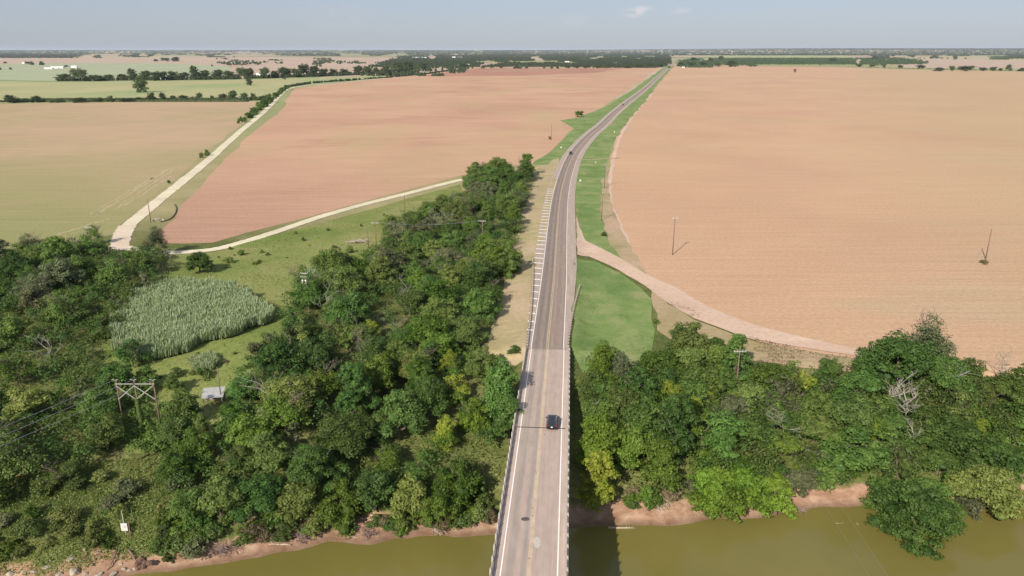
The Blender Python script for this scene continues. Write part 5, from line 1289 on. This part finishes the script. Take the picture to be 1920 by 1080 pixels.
def clumps(name, specs, col, label):
    """a wood too far off to count: thousands of uneven lumps of foliage, one object"""
    X = []; Y = []; Rr = []; Hh = []
    for x0, x1, y0, y1, dens, thr, hgt in specs:
        n = int((x1 - x0) / 3.2 * (y1 - y0) / .62 * dens)
        sx = rng.uniform(x0, x1, n); sy = rng.uniform(y0, y1, n)
        g = vnoise(sx, sy * 5, .02, 3) + .5 * vnoise(sx, sy * 5, .07, 4)
        edge = np.minimum((sx - x0) / 90, np.where(1255 < x1 < 1270, (x1 + 6 - sx) / 30, (x1 - sx) / 90)); edge = np.where((x0 == 1262) & (sx < 1500), 1, edge); k_ = (g > thr) & (g + rng.uniform(-.4, .4, n) > .9 - 2.2 * np.clip(edge, 0, 1) * (1 if x1 - x0 > 300 else 3)); sx, sy = sx[k_], sy[k_]
        u = (sx - 960) / FPX; v = (540 - sy) / FPX; dy = math.cos(PITCH) + v * math.sin(PITCH); dz = -math.sin(PITCH) + v * math.cos(PITCH)
        t = (FLAT - HCAM) / dz; x, y = t * u, t * dy
        ok = (y > 0) & (y < 80000); x, y = x[ok], y[ok]
        X.append(x); Y.append(y); Rr.append(np.maximum(4.5, y / 1469 * rng.uniform(1.1, 2.6, len(x)))); Hh.append(hgt * rng.uniform(.6, 1.15, len(x)))
    if col == 'far' and name == 'far_wood' and specs[0][0] == -260:
        sx = rng.uniform(-260, 2200, 9000); y = rng.uniform(14500, 30000, 9000); x = (sx - 960) / FPX * (y * math.cos(PITCH) + 60 * math.sin(PITCH))
        g = vnoise(x, y, .0006, 3); k_ = (g > -.35); x, y = x[k_], y[k_]
        X.append(x); Y.append(y); Rr.append(y / 1469 * rng.uniform(1.3, 2.8, len(x))); Hh.append(12 * rng.uniform(.6, 1.15, len(x)))
    X, Y, Rr, Hh = [np.concatenate(a) for a in (X, Y, Rr, Hh)]; n = len(X); Z = terrain(X, Y) - .3
    a = np.arange(6) * math.pi / 3 + rng.uniform(0, 1, (n, 1))
    j0 = rng.uniform(.8, 1.1, (n, 6)); j1 = rng.uniform(.55, .95, (n, 6)); hz = rng.uniform(.5, .8, (n, 6))
    r0 = np.stack([X[:, None] + np.cos(a) * Rr[:, None] * j0, Y[:, None] + np.sin(a) * Rr[:, None] * j0, np.broadcast_to(Z[:, None], (n, 6))], -1)
    r1 = np.stack([X[:, None] + np.cos(a) * Rr[:, None] * j1, Y[:, None] + np.sin(a) * Rr[:, None] * j1, Z[:, None] + Hh[:, None] * hz], -1)
    top = np.stack([X, Y, Z + Hh], -1)[:, None, :]
    V = np.concatenate([r0, r1, top], 1).reshape(-1, 3)
    f = [[i, (i + 1) % 6, 6 + (i + 1) % 6, 6 + i] for i in range(6)] + [[6, 7, 8, 12], [8, 9, 10, 12], [10, 11, 6, 12]]
    F = (np.array(f)[None] + (np.arange(n) * 13)[:, None, None]).reshape(-1, 4)
    me = mesh_np(name, V, F)
    at = me.attributes.new('var', 'FLOAT', 'FACE'); at.data.foreach_set('value', np.repeat(rng.uniform(.1, .8, n), 9).astype(np.float32))
    return tag(link(name, me, LEAF[col]), label, kind='stuff')
clumps('far_wood', [(-260, 2200, 95.1, 96.6, 2.2, -.7, 14), (-260, 212, 96.5, 109, 1.7, -2, 11), (210, 1010, 96.3, 100, 1.8, -.5, 11), (215, 480, 101, 107.5, 1.6, -.25, 10), (480, 880, 98.5, 105, 1.6, -.35, 10), (840, 1266, 96.3, 105, 2.4, -2, 11), (690, 1262, 104, 125.5, 2.2, -.8, 9),
    (1100, 1258, 110, 127.5, 1.8, -.6, 9), (1262, 2200, 96.2, 104, 2.6, -2, 11), (1600, 2200, 104, 110, 1.5, -.35, 10)], 'far', 'far off dark wood along the horizon')
clumps('far_wood', [(1340, 1740, 109.5, 121, 1.8, -.85, 10), (1835, 1905, 106, 112, 1.6, -2, 10), (1265, 1430, 109, 127, 1.1, -.2, 8)], 'far', 'dark wood beyond the right field')
clumps('scattered_trees', [(380, 880, 109, 128, .5, .05, 9), (440, 900, 120, 143, .34, .15, 9), (1500, 1700, 119, 124, .3, .3, 7)], 'far', 'countless trees scattered over the rangeland')
clumps('low_hedge', [(0, 490, 188.6, 191.0, 3.0, -2, 4), (105, 800, 0, 0, 0, 0, 0)], 'far', 'low continuous hedge behind the tan field')
def hedge_line(pts, n, w, h, label, col='far'):
    P = np.array([bp(x, y, FLAT) for x, y in pts]); seg = np.concatenate([[0], np.cumsum(np.linalg.norm(np.diff(P, axis=0), axis=1))])
    t = rng.uniform(0, seg[-1], n); x = np.interp(t, seg, P[:, 0]) + rng.normal(size=n) * w; y = np.interp(t, seg, P[:, 1]) + rng.normal(size=n) * w
    ch = []
    for a, b_ in zip(x, y):
        r = random.uniform(1.2, 2.8); hh = h * random.uniform(.6, 1.2)
        d = _unit(26); d[:, 2] = abs(d[:, 2]); ch.append(cards(np.array([a, b_, FLAT + hh * .3]) + d * [r, r, hh * .7], d, np.full(26, 1.1), rng.uniform(.1, .7, 26)))
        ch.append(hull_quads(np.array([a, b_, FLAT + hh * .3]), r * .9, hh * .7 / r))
    return tag(link('low_hedge', quads_mesh('low_hedge', ch), LEAF[col]), label, kind='stuff')
hedge_line([(540, 163.5), (580, 157), (620, 153.5), (660, 150.5), (720, 146.5), (800, 139), (850, 132)], 420, 2.0, 4.5, 'low dark hedge curving along the top of the middle field')
hedge_line([(455, 228), (480, 210), (510, 186), (540, 163)], 160, 2.0, 4, 'low brush at the foot of the trees along the gravel road', 'deep')
hedge_line([(1, 191.5), (490, 188)], 420, 2.2, 4, 'low brush joining the hedgerow trees')
hedge_line([(1590, 125.5), (1700, 128.5), (1920, 133.5)], 160, 2.0, 2, 'low brush joining the bushes along the right field')
hedge_line([(110, 152), (420, 149), (640, 142), (700, 139)], 700, 7, 9, 'brush filling the foot of the long treeline')

def barn(px, py, w, d_, h, label, rz=0, roofm=None, wallm=None):
    x, y = bp(px, py, FLAT); b_ = tag(empty('barn', (x, y, FLAT), rz), label, 'barn', 'far farm buildings')
    MB().box((0, 0, h * .35), (w, d_, h * .7)).build('wall', wallm or WHITE, b_)
    m = MB(); e = .6
    for s in (-1, 1):
        m.poly([(-w / 2 - e, s * (d_ / 2 + e), h * .66), (w / 2 + e, s * (d_ / 2 + e), h * .66), (w / 2 + e, 0, h), (-w / 2 - e, 0, h)])
    m.build('roof', roofm or WHITE, b_)
    m = MB(); m.poly([(-w / 2 - .1, -d_ / 2, h * .7), (-w / 2 - .1, d_ / 2, h * .7), (-w / 2 - .1, 0, h)]); m.poly([(w / 2 + .1, -d_ / 2, h * .7), (w / 2 + .1, d_ / 2, h * .7), (w / 2 + .1, 0, h)]); m.build('gable', wallm or WHITE, b_)
    MB().box((w * .2, -d_ / 2 - .1, h * .25), (w * .14, .2, h * .5)).build('door', STEEL, b_)
for a in [(50, 119.5, 40, 14, 8, 'pale barn above the scattered trees at far left'), (108, 128, 50, 16, 7, 'long low tan shed in the pale pasture'), (92, 129.5, 30, 12, 6, 'cream shed just left of the long low shed'), (140, 127, 22, 12, 8, 'small bright white shed in the pale pasture'),
          (780, 109, 60, 22, 9, 'long white barn left in the far middle group'), (795, 109, 44, 22, 9, 'shorter white barn beside the long white barn'), (851, 109, 30, 20, 13, 'tall white barn left of the near pair'), (862, 108.5, 40, 18, 9, 'white barn right of the tall white barn'),
          (859, 124.5, 18, 10, 6, 'cream trailer beside the far field corner'), (877, 124, 13, 9, 9, 'white house at the far corner of the middle field'), (1063, 117, 24, 12, 7, 'pale shed among the far trees, left of two'), (1152, 120, 26, 12, 7, 'pale shed among the far trees, right of two'),
          (1281, 127, 12, 8, 4, 'small white shed by the highway end of the right field'), (1293, 102.5, 60, 30, 12, 'white building left in the far town'), (1306, 100.5, 110, 40, 15, 'large white warehouse in the far town'), (1330, 101, 60, 30, 12, 'low grey building right in the far town'),
          (490, 141, 26, 12, 6, 'white shed among the treeline trees, left of two'), (505, 140.5, 24, 12, 6, 'white shed among the treeline trees, right of two'), (1688, 117, 18, 10, 6, 'tiny white shed in the dark wood beyond the right field')]: barn(*a)

def water_tower(px, pyb, hm, r, label, style):
    x, y = bp(px, pyb, FLAT); x, y = x, y; g = tz(x, y); t = tag(empty('water_tower', (x, y, g)), label, 'water tower', 'far water towers')
    m = MB(); m.ico((0, 0, hm - r * .8), r, 3, (1, 1, .8)); m.build('tank', WHITE, t, True)
    if style == 'ball': MB().tube([(0, 0, 0), (0, 0, 4), (0, 0, hm - r * 1.5), (0, 0, hm - r)], [r * .5, r * .22, r * .2, r * .45], 12).build('stem', WHITE, t, True)
    else:
        for k_ in range(6):
            a = k_ * math.pi / 3; MB().tube([(math.cos(a) * r * 1.1, math.sin(a) * r * 1.1, 0), (math.cos(a) * r * .8, math.sin(a) * r * .8, hm - r)], .5, 5).build('leg', WHITE, t)
        MB().tube([(0, 0, 0), (0, 0, hm - r)], .9, 8).build('riser_pipe', WHITE, t)
water_tower(1372, 103.5, 56, 9.5, 'white ball shaped water tower on a single stem, the nearest and rightmost', 'ball')
water_tower(1241, 101.5, 62, 9, 'white water tower where the highway meets the horizon', 'ball')
water_tower(1101, 101, 58, 7, 'slim white water tower left of the highway on the horizon', 'leg')
water_tower(1005, 101, 52, 9, 'leftmost white water tower on the horizon', 'leg')


# ------------------------------------------------------------------ haze
hm = bpy.data.materials.new('haze_air'); hm.use_nodes = True
hn = hm.node_tree.nodes; hn.clear()
ho = hn.new('ShaderNodeOutputMaterial'); pv = hn.new('ShaderNodeVolumePrincipled')
pv.inputs['Color'].default_value = (.80, .88, 1.0, 1); pv.inputs['Density'].default_value = HAZE; pv.inputs['Anisotropy'].default_value = 0.0
hm.node_tree.links.new(pv.outputs[0], ho.inputs['Volume'])
tag(MB().box((0, 0, 75), (183000, 183000, 188)).build('haze', hm), 'thin pale summer haze over the plain', kind='stuff')
